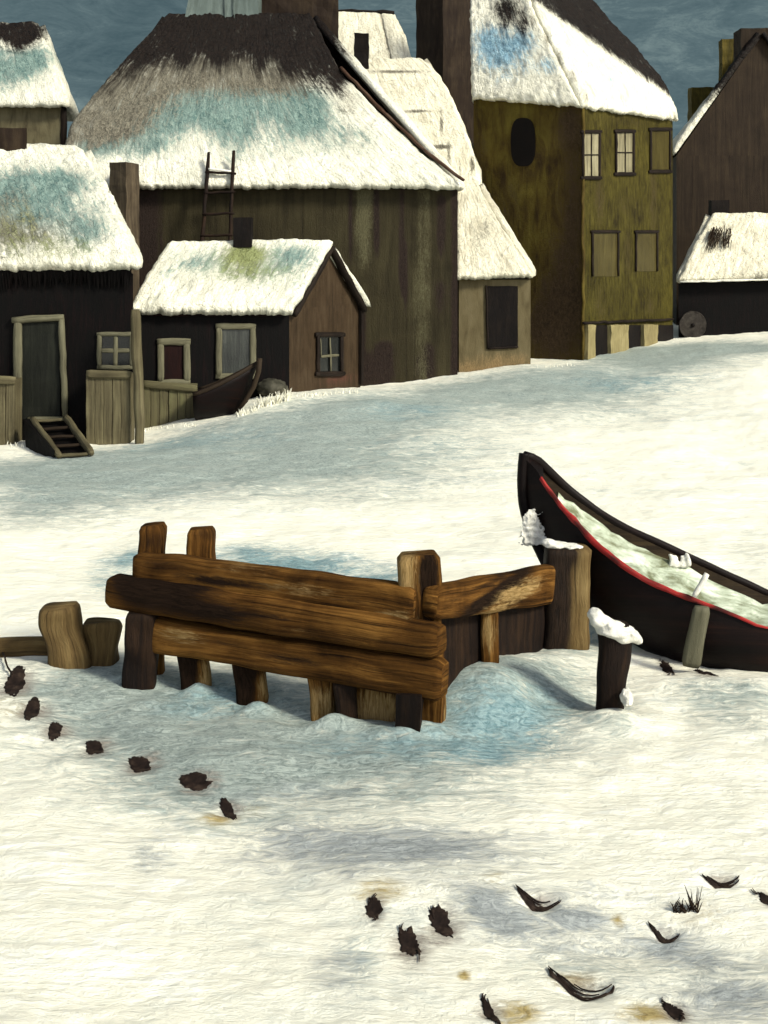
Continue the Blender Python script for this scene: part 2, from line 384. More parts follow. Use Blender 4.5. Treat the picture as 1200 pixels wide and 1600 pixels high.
def roof_face(bm, left, right, cell=.06, thick=.16, lump=.05, jit=.06, nmax=160, ls=2.2):
    """snow-laden roof slope between its left and right edge polylines (top to bottom): a closed slab with a lumpy top and ragged eave"""
    uvl = bm.loops.layers.uv.active
    W = max((right[0] - left[0]).length, (right[-1] - left[-1]).length); Lh = (left[-1] - left[0]).length
    nu = max(3, min(nmax, int(W / cell))); nv = max(3, min(nmax, int(Lh / cell)))
    n = (right[-1] - left[-1]).cross(left[0] - left[-1])
    if n.length < 1e-5: n = (right[-1] - left[-1]).cross(right[0] - left[-1])
    n.normalize()
    if n.z < 0: n = -n
    down = (left[-1].lerp(right[-1], .5) - left[0].lerp(right[0], .5)).normalized()
    side = (right[-1] - left[-1]).normalized()
    T, Bt = [], []
    for j in range(nv + 1):
        v = j / nv; a = polyl(left, v); b = polyl(right, v); tr, br = [], []
        for i in range(nu + 1):
            u = i / nu
            p = a.lerp(b, u)
            e = max(0, v - .93) / .07
            if jit:
                w_ = max(0, (v - .8) / .2)
                p = p + down * (w_ * jit * (.55 * nz(p, 1.9, 5) + .55 * nz(p, 6.3, 9) + .6 * nz(p, 17.0, 2)))
                wu = max(0, 1 - min(u, 1 - u) * nu / 4)
                p = p + side * (wu * jit * .5 * nz(p, 5.0, 3))
            h = thick * (1 - .45 * e * e) + lump * (.7 * nz(p, ls * .8) + .5 * nz(p, ls * 2.1, 4) + .36 * nz(p, ls * 5, 8) + .14 * nz(p, ls * 10, 6))
            ed = min(u, 1 - u) * nu
            if ed < 2: h *= .6 + .2 * ed
            tr.append(bm.verts.new(p + n * max(.03, h))); br.append(bm.verts.new(p - n * .03))
        T.append(tr); Bt.append(br)
    def face(q, uvs):
        try: f = bm.faces.new(q)
        except ValueError: return
        for l, w in zip(f.loops, uvs): l[uvl].uv = w
    su, sv = W / nu, Lh / nv
    for j in range(nv):
        for i in range(nu):
            uv = [(sv * j, su * i), (sv * (j + 1), su * i), (sv * (j + 1), su * (i + 1)), (sv * j, su * (i + 1))]
            face((T[j][i], T[j + 1][i], T[j + 1][i + 1], T[j][i + 1]), uv)
            face((Bt[j][i], Bt[j][i + 1], Bt[j + 1][i + 1], Bt[j + 1][i]), uv)
    for i in range(nu):
        for r in (0, nv):
            face((T[r][i], T[r][i + 1], Bt[r][i + 1], Bt[r][i]), [(r * sv, i * su), (r * sv, i * su + su), (r * sv + .1, i * su + su), (r * sv + .1, i * su)])
    for j in range(nv):
        for r in (0, nu):
            face((T[j][r], T[j + 1][r], Bt[j + 1][r], Bt[j][r]), [(j * sv, r * su), (j * sv + sv, r * su), (j * sv + sv, r * su + .1), (j * sv, r * su + .1)])

def walls(bm, fp, ztops, zb, cell=.3, peaks=()):
    """closed wall ring over a footprint with its own eave height per corner; peaks = gables (side index, peak point)"""
    n = len(fp)
    for i in range(n if n > 2 else 1):
        j = (i + 1) % n
        A = V((fp[i][0], fp[i][1], ztops[i])); B = V((fp[j][0], fp[j][1], ztops[j]))
        Ab = V((A.x, A.y, zb)); Bb = V((B.x, B.y, zb))
        patch(bm, A, B, Bb, Ab, max(2, int((B - A).length / cell)), max(2, int((A - Ab).length / cell)))
        for (si, pk) in peaks:
            if si == i:
                nu = max(2, int((B - A).length / cell))
                uvl = bm.loops.layers.uv.active
                rows = 6
                prev = None
                for r in range(rows + 1):
                    t = r / rows
                    cur = [bm.verts.new(A.lerp(pk, t).lerp(B.lerp(pk, t), k / nu)) for k in range(nu + 1)]
                    if prev:
                        for k in range(nu):
                            vs = (prev[k], prev[k + 1], cur[k + 1], cur[k])
                            f = bm.faces.new(vs)
                            for l in f.loops: l[uvl].uv = (l.vert.co.z, l.vert.co.x * 1.2 + l.vert.co.y * .5)
                    prev = cur
    # attic floor closes the top
    if n > 2: bm.faces.new([bm.verts.new((fp[i][0], fp[i][1], ztops[i] - .02)) for i in range(n)])

class Wall:
    """a vertical plane through two plan points; hits the camera ray through an image pixel"""
    def __init__(s, p, q):
        s.p = V((p[0], p[1], 0)); s.q = V((q[0], q[1], 0))
        s.t = (s.q - s.p).normalized(); s.n = V((s.t.y, -s.t.x, 0))
        if s.n.y > 0: s.n = -s.n
    def hit(s, px, py, out=0.0):
        r = V(((px - X0) / F, 1, -(py - Y0) / F)); o = V((0, 0, H))
        d = (s.p + s.n * out - V((0, 0, 0))).dot(s.n) / r.dot(s.n)
        return o + r * d

def box_on(bm, w, px0, px1, py0, py1, o0, o1, cell=.2, amp=0.0, quad=None):
    q = quad or [(px0, py1), (px1, py1), (px1, py0), (px0, py0)]
    pts = [w.hit(a, b, 0) for a, b in q]
    inn = [p + w.n * o0 for p in pts]; out = [p + w.n * o1 for p in pts]
    bl = [inn[0], inn[1], out[1], out[0]]; tl = [inn[3], inn[2], out[2], out[3]]
    hexa(bm, bl, tl, cell)
    if amp: wobble(bm, amp, 5)

def window(parent, w, px0, px1, py0, py1, fmat, pmat, fw=5, mull=(1, 1), name='window', depth=.06, mw=3, skip=()):
    """frame with glazing bars as one mesh, its pane a sub-part"""
    bm = newbm()
    def bar(a, b, wd, dep=depth):
        beam(bm, w.hit(*a, dep * .5), w.hit(*b, dep * .5), wd * (w.hit(*a).y / F), dep, up=w.n, n=7, k=8, sq=.9, amp=.012, ns=5)
    if 't' not in skip: bar((px0 - fw / 2, py0), (px1 + fw / 2, py0), fw)
    if 'b' not in skip: bar((px0 - fw / 2, py1), (px1 + fw / 2, py1), fw)
    if 'l' not in skip: bar((px0, py0), (px0, py1), fw)
    if 'r' not in skip: bar((px1, py0), (px1, py1), fw)
    for i in range(mull[0]):
        x = px0 + (px1 - px0) * (i + 1) / (mull[0] + 1); bar((x, py0), (x, py1), mw, depth * .7)
    for i in range(mull[1]):
        y = py0 + (py1 - py0) * (i + 1) / (mull[1] + 1); bar((px0, y), (px1, y), mw, depth * .7)
    o = obj(name, bm, fmat, parent, smooth=True, weld=False)
    b2 = newbm(); box_on(b2, w, px0, px1, py0, py1, -.02, .014)
    obj('pane', b2, pmat, o)
    return o

def chimney(parent, px0, px1, py0, py1, d, depth, mat, amp=.02, taper=0, cap=True, pxb0=None, pxb1=None, turn=0.0):
    a = at(px0, py0, d); b = at(px1, py0, d)
    a2 = at(px0 if pxb0 is None else pxb0, py1, d); b2 = at(px1 if pxb1 is None else pxb1, py1, d)
    dy = V((turn, depth, 0))
    bm = newbm()
    hexa(bm, [a2, b2, b2 + dy, a2 + dy], [a, b, b + dy, a + dy], .12)
    wobble(bm, amp, 3.5)
    return obj('chimney', bm, mat, parent)

# ------------------------------------------------------------------ the lie of the land
ctrl = []
def cz(px, py, d): p = at(px, py, d); ctrl.append((p.x, p.y, p.z))
for X in (-14, -7, 0, 7, 14):
    for Yc in (-6, 1, 6, 10.5, 15): ctrl.append((X, Yc, 0.0))
for px in (-250, 60, 220): cz(px, 688, 21.8)
cz(230, 664, 23.4); cz(450, 614, 24.1); cz(570, 606, 26.6); cz(600, 603, 27.8); cz(715, 586, 27.9); cz(830, 572, 28.6)
cz(912, 562, 31.9); cz(1000, 550, 33.2); cz(1065, 529, 37.0); cz(1200, 519, 37.0); cz(1400, 510, 37.0)
cz(330, 652, 22.6); cz(120, 718, 19.4); cz(700, 640, 22.5); cz(1000, 615, 25.0); cz(1250, 600, 25.0)
for X in (-14, 0, 14): ctrl.append((X, 46, .6)); ctrl.append((X * 1.6, 60, .5))
ctrl = np.array(ctrl)
def _tps():
    n = len(ctrl); P = ctrl[:, :2]
    r2 = ((P[:, None] - P[None]) ** 2).sum(-1)
    K = .5 * r2 * np.log(r2 + 1e-9)
    Q = np.c_[np.ones(n), P]
    A = np.block([[K + np.eye(n) * .6, Q], [Q.T, np.zeros((3, 3))]])
    return np.linalg.solve(A, np.r_[ctrl[:, 2], np.zeros(3)])
_w = _tps()
def base_z(x, y):
    x = np.clip(np.asarray(x, float), -22, 22); y = np.asarray(y, float)
    yc = np.clip(y, -8, 60)
    r2 = (x[..., None] - ctrl[:, 0]) ** 2 + (yc[..., None] - ctrl[:, 1]) ** 2
    z = (.5 * r2 * np.log(r2 + 1e-9)) @ _w[:-3] + _w[-3] + _w[-2] * x + _w[-1] * yc
    return z
bumps = []     # (x, y, rx, ry, height) drifts and hollows
def gz(x, y):
    z = float(base_z(np.array(x), np.array(y)))
    for (bx, by, rx, ry, h) in bumps: z += h * math.exp(-((x - bx) / rx) ** 2 - ((y - by) / ry) ** 2)
    return z + relief(x, y)
def relief(x, y):
    k = 1.0 if y < 13 else 1.3
    nr_ = max(0, 1 - abs(y - 8.9) / 2.4)
    return k * (.040 * nr_ * mn.noise(V((x * 1.7 + 4, y * 1.9, 2))) + .022 * nr_ * mn.noise(V((x * 4.1, y * 4.6, 9))) + .045 * mn.noise(V((x * .8, y * .9, 3))) + .018 * mn.noise(V((x * 2.3 + y, y * 3.1, 7))) + .009 * mn.noise(V((x * 6, y * 11, 1))) + .005 * mn.noise(V((x * 17, y * 24, 5))))
def on_ground(px, py):
    r = V(((px - X0) / F, 1, -(py - Y0) / F)); d = 3.0
    lo = 2.0
    while d < 60:
        p = V((0, 0, H)) + r * d
        if p.z < gz(p.x, p.y): break
        lo = d; d += .25
    for _ in range(18):
        m = (lo + d) / 2; p = V((0, 0, H)) + r * m
        if p.z < gz(p.x, p.y): d = m
        else: lo = m
    return V((0, 0, H)) + r * d
def ground_ellipse(px, py, rx, ry):
    p = on_ground(px, py); d = p.y
    return p.x, p.y, rx * d / F, ry * d * d / (F * H)
for (px, py, rx, ry, h) in ((420, 1105, 170, 22, -.06), (800, 1150, 80, 30, -.07), (470, 900, 160, 26, -.14), (950, 1130, 60, 20, .08),
                            (60, 1050, 90, 18, .05), (960, 985, 60, 12, .14),  (310, 1082, 22, 5, .075), (402, 1112, 24, 5, .075), (520, 1132, 40, 6, .075), (216, 1062, 30, 6, .09), (660, 1146, 40, 7, .07), (1130, 1075, 130, 18, .06), (800, 1010, 90, 12, .06),
                            (600, 1400, 300, 60, .05), (1000, 1480, 160, 40, -.05)):
    x, y, a, b = ground_ellipse(px, py, rx, ry); bumps.append((x, y, a, b, h))
bumps += [(.66, 9.22, .44, .42, .23), (1.02, 9.70, .36, .40, .15), (1.45, 10.15, .35, .3, .06)]      # bank in the crook of the fence

# ------------------------------------------------------------------ footprints and litter (positions first: the snow is pressed down under them)
trail = [(2, 1022, 12, 12, 70), (24, 1070, 22, 12, 50), (50, 1113, 22, 9, 62), (86, 1144, 18, 8.5, 55), (148, 1171, 20, 9.5, 25), (220, 1199, 24, 10, 22), (306, 1224, 26, 9, 8), (356, 1268, 22, 7, 42)]
strays = [(585, 1424, 14, 12, 60), (640, 1478, 23, 15, 48), (690, 1446, 24, 14, 45), (1052, 1582, 18, 12, 45), (766, 1584, 22, 7, 62), (1198, 1408, 14, 7, 30), (1100, 1051, 14, 7, 25), (1042, 1043, 10, 9, 55)]
curls = [(842, 1410, 34, 11, 10), (1127, 1379, 28, 8.5, 6), (1038, 1461, 23, 7, 14), (908, 1546, 50, 20, 18)]
for (px, py, a, b, r) in trail + strays[:6]:
    x, y, ra, rb = ground_ellipse(px, py, a * .8, b * .9); bumps.append((x, y, ra, rb, -.018))
for (px, py, a, b, r) in curls:
    x, y, ra, rb = ground_ellipse(px, py, a * .8, b * .8); bumps.append((x, y, ra, rb, -.05))

# ------------------------------------------------------------------ terrain
def build_ground():
    ys = [-8.0]
    while ys[-1] < 400:
        y = ys[-1]
        st = .6 if y < 3 else (.022 if y < 7.5 else .03 if y < 12.5 else .03 * (1 + ((y - 12.5) / 4) ** 1.4))
        ys.append(y + min(st, 25))
    ys = np.array(ys)
    s = np.linspace(-1, 1, 431)
    s = np.sign(s) * (np.abs(s) * .42 + 2.4 * np.clip(np.abs(s) - .72, 0, 1) ** 2 * 12)
    Xg = s[None, :] * (ys[:, None] + 3.5); Yg = np.repeat(ys[:, None], len(s), 1)
    Z = base_z(Xg.ravel(), Yg.ravel()).reshape(Xg.shape)
    for (bx, by, rx, ry, h) in bumps: Z += h * np.exp(-((Xg - bx) / rx) ** 2 - ((Yg - by) / ry) ** 2)
    nr, nc = Xg.shape
    near = (Yg > 3) & (Yg < 45) & (np.abs(Xg) < .5 * Yg + 3)
    idx = np.argwhere(near)
    for i, j in idx:
        x, y = Xg[i, j], Yg[i, j]
        Z[i, j] += relief(x, y)
    co = np.stack([Xg, Yg, Z], -1).reshape(-1, 3)
    a = (np.arange(nr - 1)[:, None] * nc + np.arange(nc - 1)[None]).ravel()
    faces = np.stack([a, a + 1, a + nc + 1, a + nc], -1)
    me = bpy.data.meshes.new('ground')
    me.vertices.add(len(co)); me.vertices.foreach_set('co', co.ravel())
    me.loops.add(faces.size); me.loops.foreach_set('vertex_index', faces.ravel())
    me.polygons.add(len(faces)); me.polygons.foreach_set('loop_start', np.arange(0, faces.size, 4))
    me.update(calc_edges=True); me.validate()
    for p in me.polygons: p.use_smooth = True
    stains = {  # ground stains, plus shade tones painted into the snow
     'grey_shade': [(300, 1090, 220, 40, .55), (520, 1160, 220, 36, .5), (140, 1050, 90, 26, .5), (760, 1060, 110, 36, .55), (870, 1040, 70, 30, .5), (640, 1215, 200, 36, .35), (350, 1190, 160, 30, .45), (200, 900, 40, 40, .35), (430, 1180, 340, 70, .42), (200, 1110, 180, 60, .4), (820, 1085, 150, 55, .5), (1020, 1520, 230, 50, .35), (560, 1270, 200, 50, .35), (1160, 1120, 90, 40, .3), (250, 1240, 120, 40, .3), (980, 556, 120, 16, .9), (1090, 545, 90, 14, .8), (450, 745, 300, 40, .45), (120, 770, 150, 40, .4), (60, 735, 150, 28, .8), (250, 715, 190, 28, .85), (420, 672, 170, 26, .8), (600, 640, 150, 24, .9), (760, 612, 150, 20, .9), (900, 592, 150, 20, .95), (1040, 566, 110, 15, .9), (1170, 545, 80, 14, .8),
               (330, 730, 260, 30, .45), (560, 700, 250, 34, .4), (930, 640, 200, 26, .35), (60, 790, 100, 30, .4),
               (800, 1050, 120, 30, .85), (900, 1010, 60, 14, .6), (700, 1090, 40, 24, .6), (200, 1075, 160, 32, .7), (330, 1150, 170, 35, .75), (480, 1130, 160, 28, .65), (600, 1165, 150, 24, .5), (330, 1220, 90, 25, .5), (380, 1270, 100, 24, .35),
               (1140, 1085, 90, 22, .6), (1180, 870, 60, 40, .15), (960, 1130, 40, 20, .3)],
     'icy_shade': [(330, 1105, 90, 22, .45), (560, 1165, 120, 18, .4), (730, 1110, 60, 24, .4), (840, 1100, 60, 26, .35), (180, 880, 40, 30, .4), (700, 700, 140, 16, .2), (300, 690, 160, 14, .3), (450, 885, 110, 18, 1.0), (390, 862, 60, 12, .5), (590, 905, 70, 10, .7), (795, 1142, 75, 32, .7), (760, 1180, 70, 18, .5), (650, 1170, 90, 18, .3), (350, 1080, 40, 14, .35), (205, 868, 18, 14, .5), (170, 910, 22, 18, .35), (920, 1000, 20, 16, .5), (560, 1500, 40, 70, .22), (1000, 595, 120, 12, .4), (640, 640, 90, 12, .35)],
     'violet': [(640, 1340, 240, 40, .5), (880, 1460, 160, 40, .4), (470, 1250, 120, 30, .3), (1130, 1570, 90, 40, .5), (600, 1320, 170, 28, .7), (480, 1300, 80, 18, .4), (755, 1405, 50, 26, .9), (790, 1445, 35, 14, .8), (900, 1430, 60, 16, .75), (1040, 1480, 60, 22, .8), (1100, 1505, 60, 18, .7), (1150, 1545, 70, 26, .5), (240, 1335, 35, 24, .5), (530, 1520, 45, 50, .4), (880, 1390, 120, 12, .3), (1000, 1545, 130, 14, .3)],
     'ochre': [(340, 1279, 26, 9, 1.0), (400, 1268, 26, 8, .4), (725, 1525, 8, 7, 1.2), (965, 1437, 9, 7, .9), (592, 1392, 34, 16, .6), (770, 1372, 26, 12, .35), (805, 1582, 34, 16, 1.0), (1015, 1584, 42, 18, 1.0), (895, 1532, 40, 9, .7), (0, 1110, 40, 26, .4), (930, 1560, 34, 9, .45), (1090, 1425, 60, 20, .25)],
    }
    stains['mud'] = [(px + a * .1, py + b * .3, a * 1.15, b * 1.7, .8) for (px, py, a, b, r) in trail[1:] + strays] + [(px, py, a * .8, b * .7, .6) for (px, py, a, b, r) in curls]
    fx, fy = co[:, 0], co[:, 1]
    for k, bl in stains.items():
        val = np.zeros(len(co))
        for (px, py, rx, ry, am) in bl:
            x, y, a_, b_ = ground_ellipse(px, py, rx, ry)
            val += am * np.exp(-((fx - x) / a_) ** 2 - ((fy - y) / b_) ** 2)
        at_ = me.attributes.new(k, 'FLOAT', 'POINT'); at_.data.foreach_set('value', np.clip(val, 0, 1).astype(np.float32))
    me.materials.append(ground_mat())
    o = bpy.data.objects.new('ground', me); C.objects.link(o)
    o['kind'] = 'structure'; o['label'] = 'snow-covered ground'
    return o
build_ground()

# ------------------------------------------------------------------ houses
def foot(px, d): return ((px - X0) * d / F, d)
def zof(py, d): return H - (py - Y0) * d / F
ZB = -1.0

# A: black cottage at the left
def cottage_black():
    fp = [foot(-150, 22), foot(208, 22), foot(197, 26.5), foot(-130, 26.5)]
    ze = zof(428, 22)
    base = V((-6.2, 22, gz(-6.2, 22)))
    t = thing('thatched_cottage', 'low black cottage with snowy roof and a ramp at its pale-framed door', 'cottage', base)
    bm = newbm(); rl = at(-190, 238, 24.2); rr = at(128, 240, 24.2)
    walls(bm, fp, [ze] * 4, ZB, .3); obj('wall', bm, M['tar'], t)
    bm = newbm()
    fl = at(-170, 424, 21.75); fr = at(216, 420, 21.75)
    br = V((fp[2][0] + .1, 26.7, ze)); bl = V((fp[3][0] - .2, 26.7, ze))
    roof_face(bm, [rl, fl], [rr, at(165, 292, 23.4), at(198, 365, 22.4), fr], cell=.05, thick=.2, lump=.07, jit=.12)
    roof_face(bm, [rr, fr], [rr, br], cell=.1, thick=.16)
    roof_face(bm, [rr, br], [rl, bl], cell=.16)
    roof_face(bm, [rl, bl], [rl, fl], cell=.16)
    vat(bm, 'teal', blob_fn([(50, 330, 90, 55, .95), (150, 360, 36, 28, .75), (20, 290, 60, 34, .9), (100, 280, 40, 20, .6)], 22.8))
    vat(bm, 'moss', blob_fn([(90, 388, 70, 22, .5), (20, 350, 40, 36, .4)], 22.3))
    g_ = blob_fn([(40, 370, 90, 30, .7), (10, 330, 40, 40, .5)], 22.5); vat(bm, 'grey', lambda p: .75 if p.z < ze - .06 else g_(p))
    r = obj('roof', bm, M['roof'], t, smooth=True)
    chimney(r, -10, 42, 200, 262, 23.9, .7, M['chim'], turn=-.25)
    # ragged black thatch fringe under the snow
    bm = newbm(); W = Wall(fp[0], fp[1])
    for i in range(130):
        px = -100 + i * 2.35
        a = W.hit(px, 420 + random.uniform(-2, 4), .16); b = W.hit(px + random.uniform(-3, 3), 446 + random.uniform(-6, 10), .04)
        beam(bm, a, b, .07, .05, .015, .012, n=2, k=5, sq=0)
    obj('thatch_fringe', bm, M['tar'], t, weld=False)
    # door with a pale frame
    bm = newbm()
    for a, b, w in (((28, 498), (28, 652), 13), ((96, 496), (102, 655), 9), ((20, 500), (100, 496), 11)):
        beam(bm, W.hit(*a, .05), W.hit(*b, .05), w * .011, .12, up=W.n, n=8, k=8, sq=.9, amp=.02)
    beam(bm, W.hit(44, 654, .05), W.hit(104, 654, .05), .07, .12, up=W.n, n=5, k=8)
    d = obj('door_frame', bm, M['frame'], t, smooth=True, weld=False)
    bm = newbm(); box_on(bm, W, 34, 94, 503, 655, -.02, .03, amp=.01)
    obj('door', bm, M['door'], d)
    window(t, W, 155, 206, 522, 574, M['frame'], M['pane'], fw=7, mull=(1, 1), mw=7)
cottage_black()

# B: house whose snowy roof rises behind the black cottage
def house_upper():
    fp = [foot(-160, 31), foot(95, 31), foot(104, 34.6), foot(-140, 34.6)]
    ze = zof(166, 31)
    t = thing('tall_house', 'tall drab house whose snowy roof tops the black cottage at the left edge', 'house', (fp[1][0] - 2, 31, .3))
    bm = newbm(); walls(bm, fp, [ze] * 4, ZB, .4); obj('wall', bm, M['dim'], t)
    bm = newbm(); W = Wall(fp[0], fp[1])
    beam(bm, W.hit(100, 163, .0), W.hit(99, 240, .0), .14, .12, up=W.n, n=8, k=8, amp=.02)
    obj('corner_board', bm, M['trim'], t, smooth=True)
    bm = newbm(); rl = at(-190, 42, 32.8); rr = at(60, 42, 32.8); fr = at(104, 166, 30.7); fl = at(-170, 166, 30.7)
    br = V((fp[2][0] + .2, 34.8, ze)); bl = V((fp[3][0], 34.8, ze))
    roof_face(bm, [rl, fl], [rr, at(82, 90, 32.0), fr], cell=.06, thick=.16, lump=.06, jit=.08)
    roof_face(bm, [rr, fr], [rr, br], cell=.15); roof_face(bm, [rr, br], [rl, bl], cell=.25)
    vat(bm, 'bare', blob_fn([(15, 46, 60, 22, 1.1), (40, 66, 24, 22, .7)], 32.4))
    vat(bm, 'teal', blob_fn([(15, 110, 55, 40, 1.0), (60, 95, 24, 30, .7)], 31.8))
    obj('roof', bm, M['roof'], t, smooth=True)
house_upper()

# tall stack between the cottages and the barn
def stack_between():
    bm = newbm()
    a, b, c = at(171, 254, 27.0), at(197, 254, 26.8), at(217, 256, 27.2)
    k = V((-.15, .75, 0))
    top = [a, b, c, c + k]; top = [a, b, c, V((a.x + c.x - b.x, a.y + c.y - b.y + .3, a.z))]
    bot = [V((p.x + .05, p.y, ZB)) for p in top]
    hexa(bm, bot, top, .16); wobble(bm, .025, 3)
    o = obj('square_chimney', bm, M['stack'], None, loc=(-5.4, 27, gz(-5.4, 27)))
    tag(o, 'square brown chimney rising between the black cottage and the big barn', 'chimney')
stack_between()

# C: little cottage with the gable
def cottage_gable():
    P1, P2_, P3 = foot(215, 23.6), foot(452, 24.2), foot(563, 26.8)
    P4 = (P1[0] + P3[0] - P2_[0], P1[1] + P3[1] - P2_[1])
    ze = zof(484, 24.2)
    t = thing('gabled_cottage', 'little cottage with snowy roof, black front and pinkish-brown gable wall', 'cottage', V((-2.6, 24.6, gz(-2.6, 24.6))))
    apex = V(((P2_[0] + P3[0]) / 2, (P2_[1] + P3[1]) / 2, zof(388, 25.5)))
    lpk = V((-3.87, 24.9, apex.z))
    bm = newbm()
    for (p, q) in ((P1, P2_), (P3, P4), (P4, P1)):
        A, B = V((*p, ze)), V((*q, ze)); patch(bm, A, B, V((*q, ZB)), V((*p, ZB)), 10, 10)
    f = bm.faces.new([bm.verts.new(v) for v in (V((*P4, ze)), V((*P1, ze)), lpk)])
    obj('wall', bm, M['tar'], t)
    bm = newbm(); w2 = newbm(); walls(bm, [P2_, P3], [ze, ze], ZB, .18, peaks=((0, apex),))
    vat(bm, 'moss', blob_fn([(530, 600, 36, 9, .6)], 25.5))
    obj('gable_wall', bm, M['gable'], t); w2.free()
    n = V((P3[1] - P2_[1], -(P3[0] - P2_[0]), 0)).normalized()
    s = (V((*P2_, 0)) - V((*P1, 0))).normalized()
    rr = apex + n * .12 + V((0, 0, .06)); rl = V((-4.18, 24.75, apex.z + .02))
    fr = V((*P2_, ze)) + n * .1 + V((-.02, -.22, -.06)); fl = V((*P1, ze)) + V((-.14, -.22, -.03))
    br = V((*P3, ze)) + n * .1 + V((.12, .1, -.05)); bl = V((*P4, ze)) + V((-.2, .1, 0))
    bm = newbm()
    roof_face(bm, [rl, rl.lerp(fl, .5) + V((-.03, 0, 0)), fl], [rr, fr], cell=.04, thick=.17, lump=.055, jit=.07)
    roof_face(bm, [rr, br], [rl, bl], cell=.1)
    vat(bm, 'teal', blob_fn([(320, 410, 70, 28, .65), (430, 420, 60, 32, .65), (460, 395, 40, 18, .5)], 24.8))
    vat(bm, 'moss', blob_fn([(385, 402, 44, 18, .9), (380, 390, 26, 12, .5), (395, 428, 80, 16, .5)], 24.8))
    r = obj('roof', bm, M['roof'], t, smooth=True)
    chimney(r, 364, 393, 340, 386, 24.75, .35, M['chim_dark'], .015)
    # barge boards, one per slope
    for a, b in ((apex, V((*P2_, ze - .1))), (apex, V((*P3, ze - .16)))):
        bm = newbm(); beam(bm, a + n * .1 + V((0, 0, .02)), b + n * .1, .13, .15, up=n, n=14, k=8, amp=.02, ns=3)
        obj('barge_board', bm, M['trim'], t, smooth=True)
    bm = newbm(); e = V((*P3, ze - .1)); sl = (V((*P3, 0)) - V((*P2_, 0))).normalized()
    hexa(bm, [e + n * .02 + sl * -.1 + V((0, 0, -1.6)), e + n * .02 + sl * .0 + V((0, 0, -1.6)), e + n * .08 + sl * .0 + V((0, 0, -1.6)), e + n * .08 + sl * -.1 + V((0, 0, -1.6))],
         [e + n * .02 + sl * -.1, e + n * .02, e + n * .08, e + n * .08 + sl * -.1], .2)
    wobble(bm, .012, 4); obj('corner_board', bm, M['trim'], t)
    WG = Wall(P2_, P3); WF = Wall(P1, P2_)
    window(t, WG, 497, 534, 523, 584, M['trim'], M['pane'], fw=8, mull=(0, 0), depth=.07)
    bars = newbm()
    beam(bars, WG.hit(516, 528, .035), WG.hit(517, 580, .035), .055, .03, up=WG.n, n=5, k=6, amp=.008)
    beam(bars, WG.hit(502, 557, .035), WG.hit(529, 555, .035), .055, .03, up=WG.n, n=5, k=6, amp=.008)
    beam(bars, WG.hit(501, 529, .03), WG.hit(502, 556, .03), .03, .02, up=WG.n, n=5, k=6, amp=.008)
    beam(bars, WG.hit(503, 526, .03), WG.hit(530, 524, .03), .03, .02, up=WG.n, n=5, k=6, amp=.008)
    obj('glazing_bars', bars, M['frame'], t, smooth=True, weld=False)
    window(t, WF, 251, 292, 534, 598, M['frame'], M['pane_red'], fw=11, mull=(0, 0))
    window(t, WF, 342, 395, 510, 588, M['frame'], M['pane_grey'], fw=10, mull=(0, 0))
    # dark reddish eave board
    bm = newbm(); beam(bm, WF.hit(222, 490, .08), WF.hit(448, 490, .08), .09, .06, up=WF.n, n=20, k=6, amp=.02)
    obj('eave_board', bm, M['pane_red'], t, smooth=True)
cottage_gable()

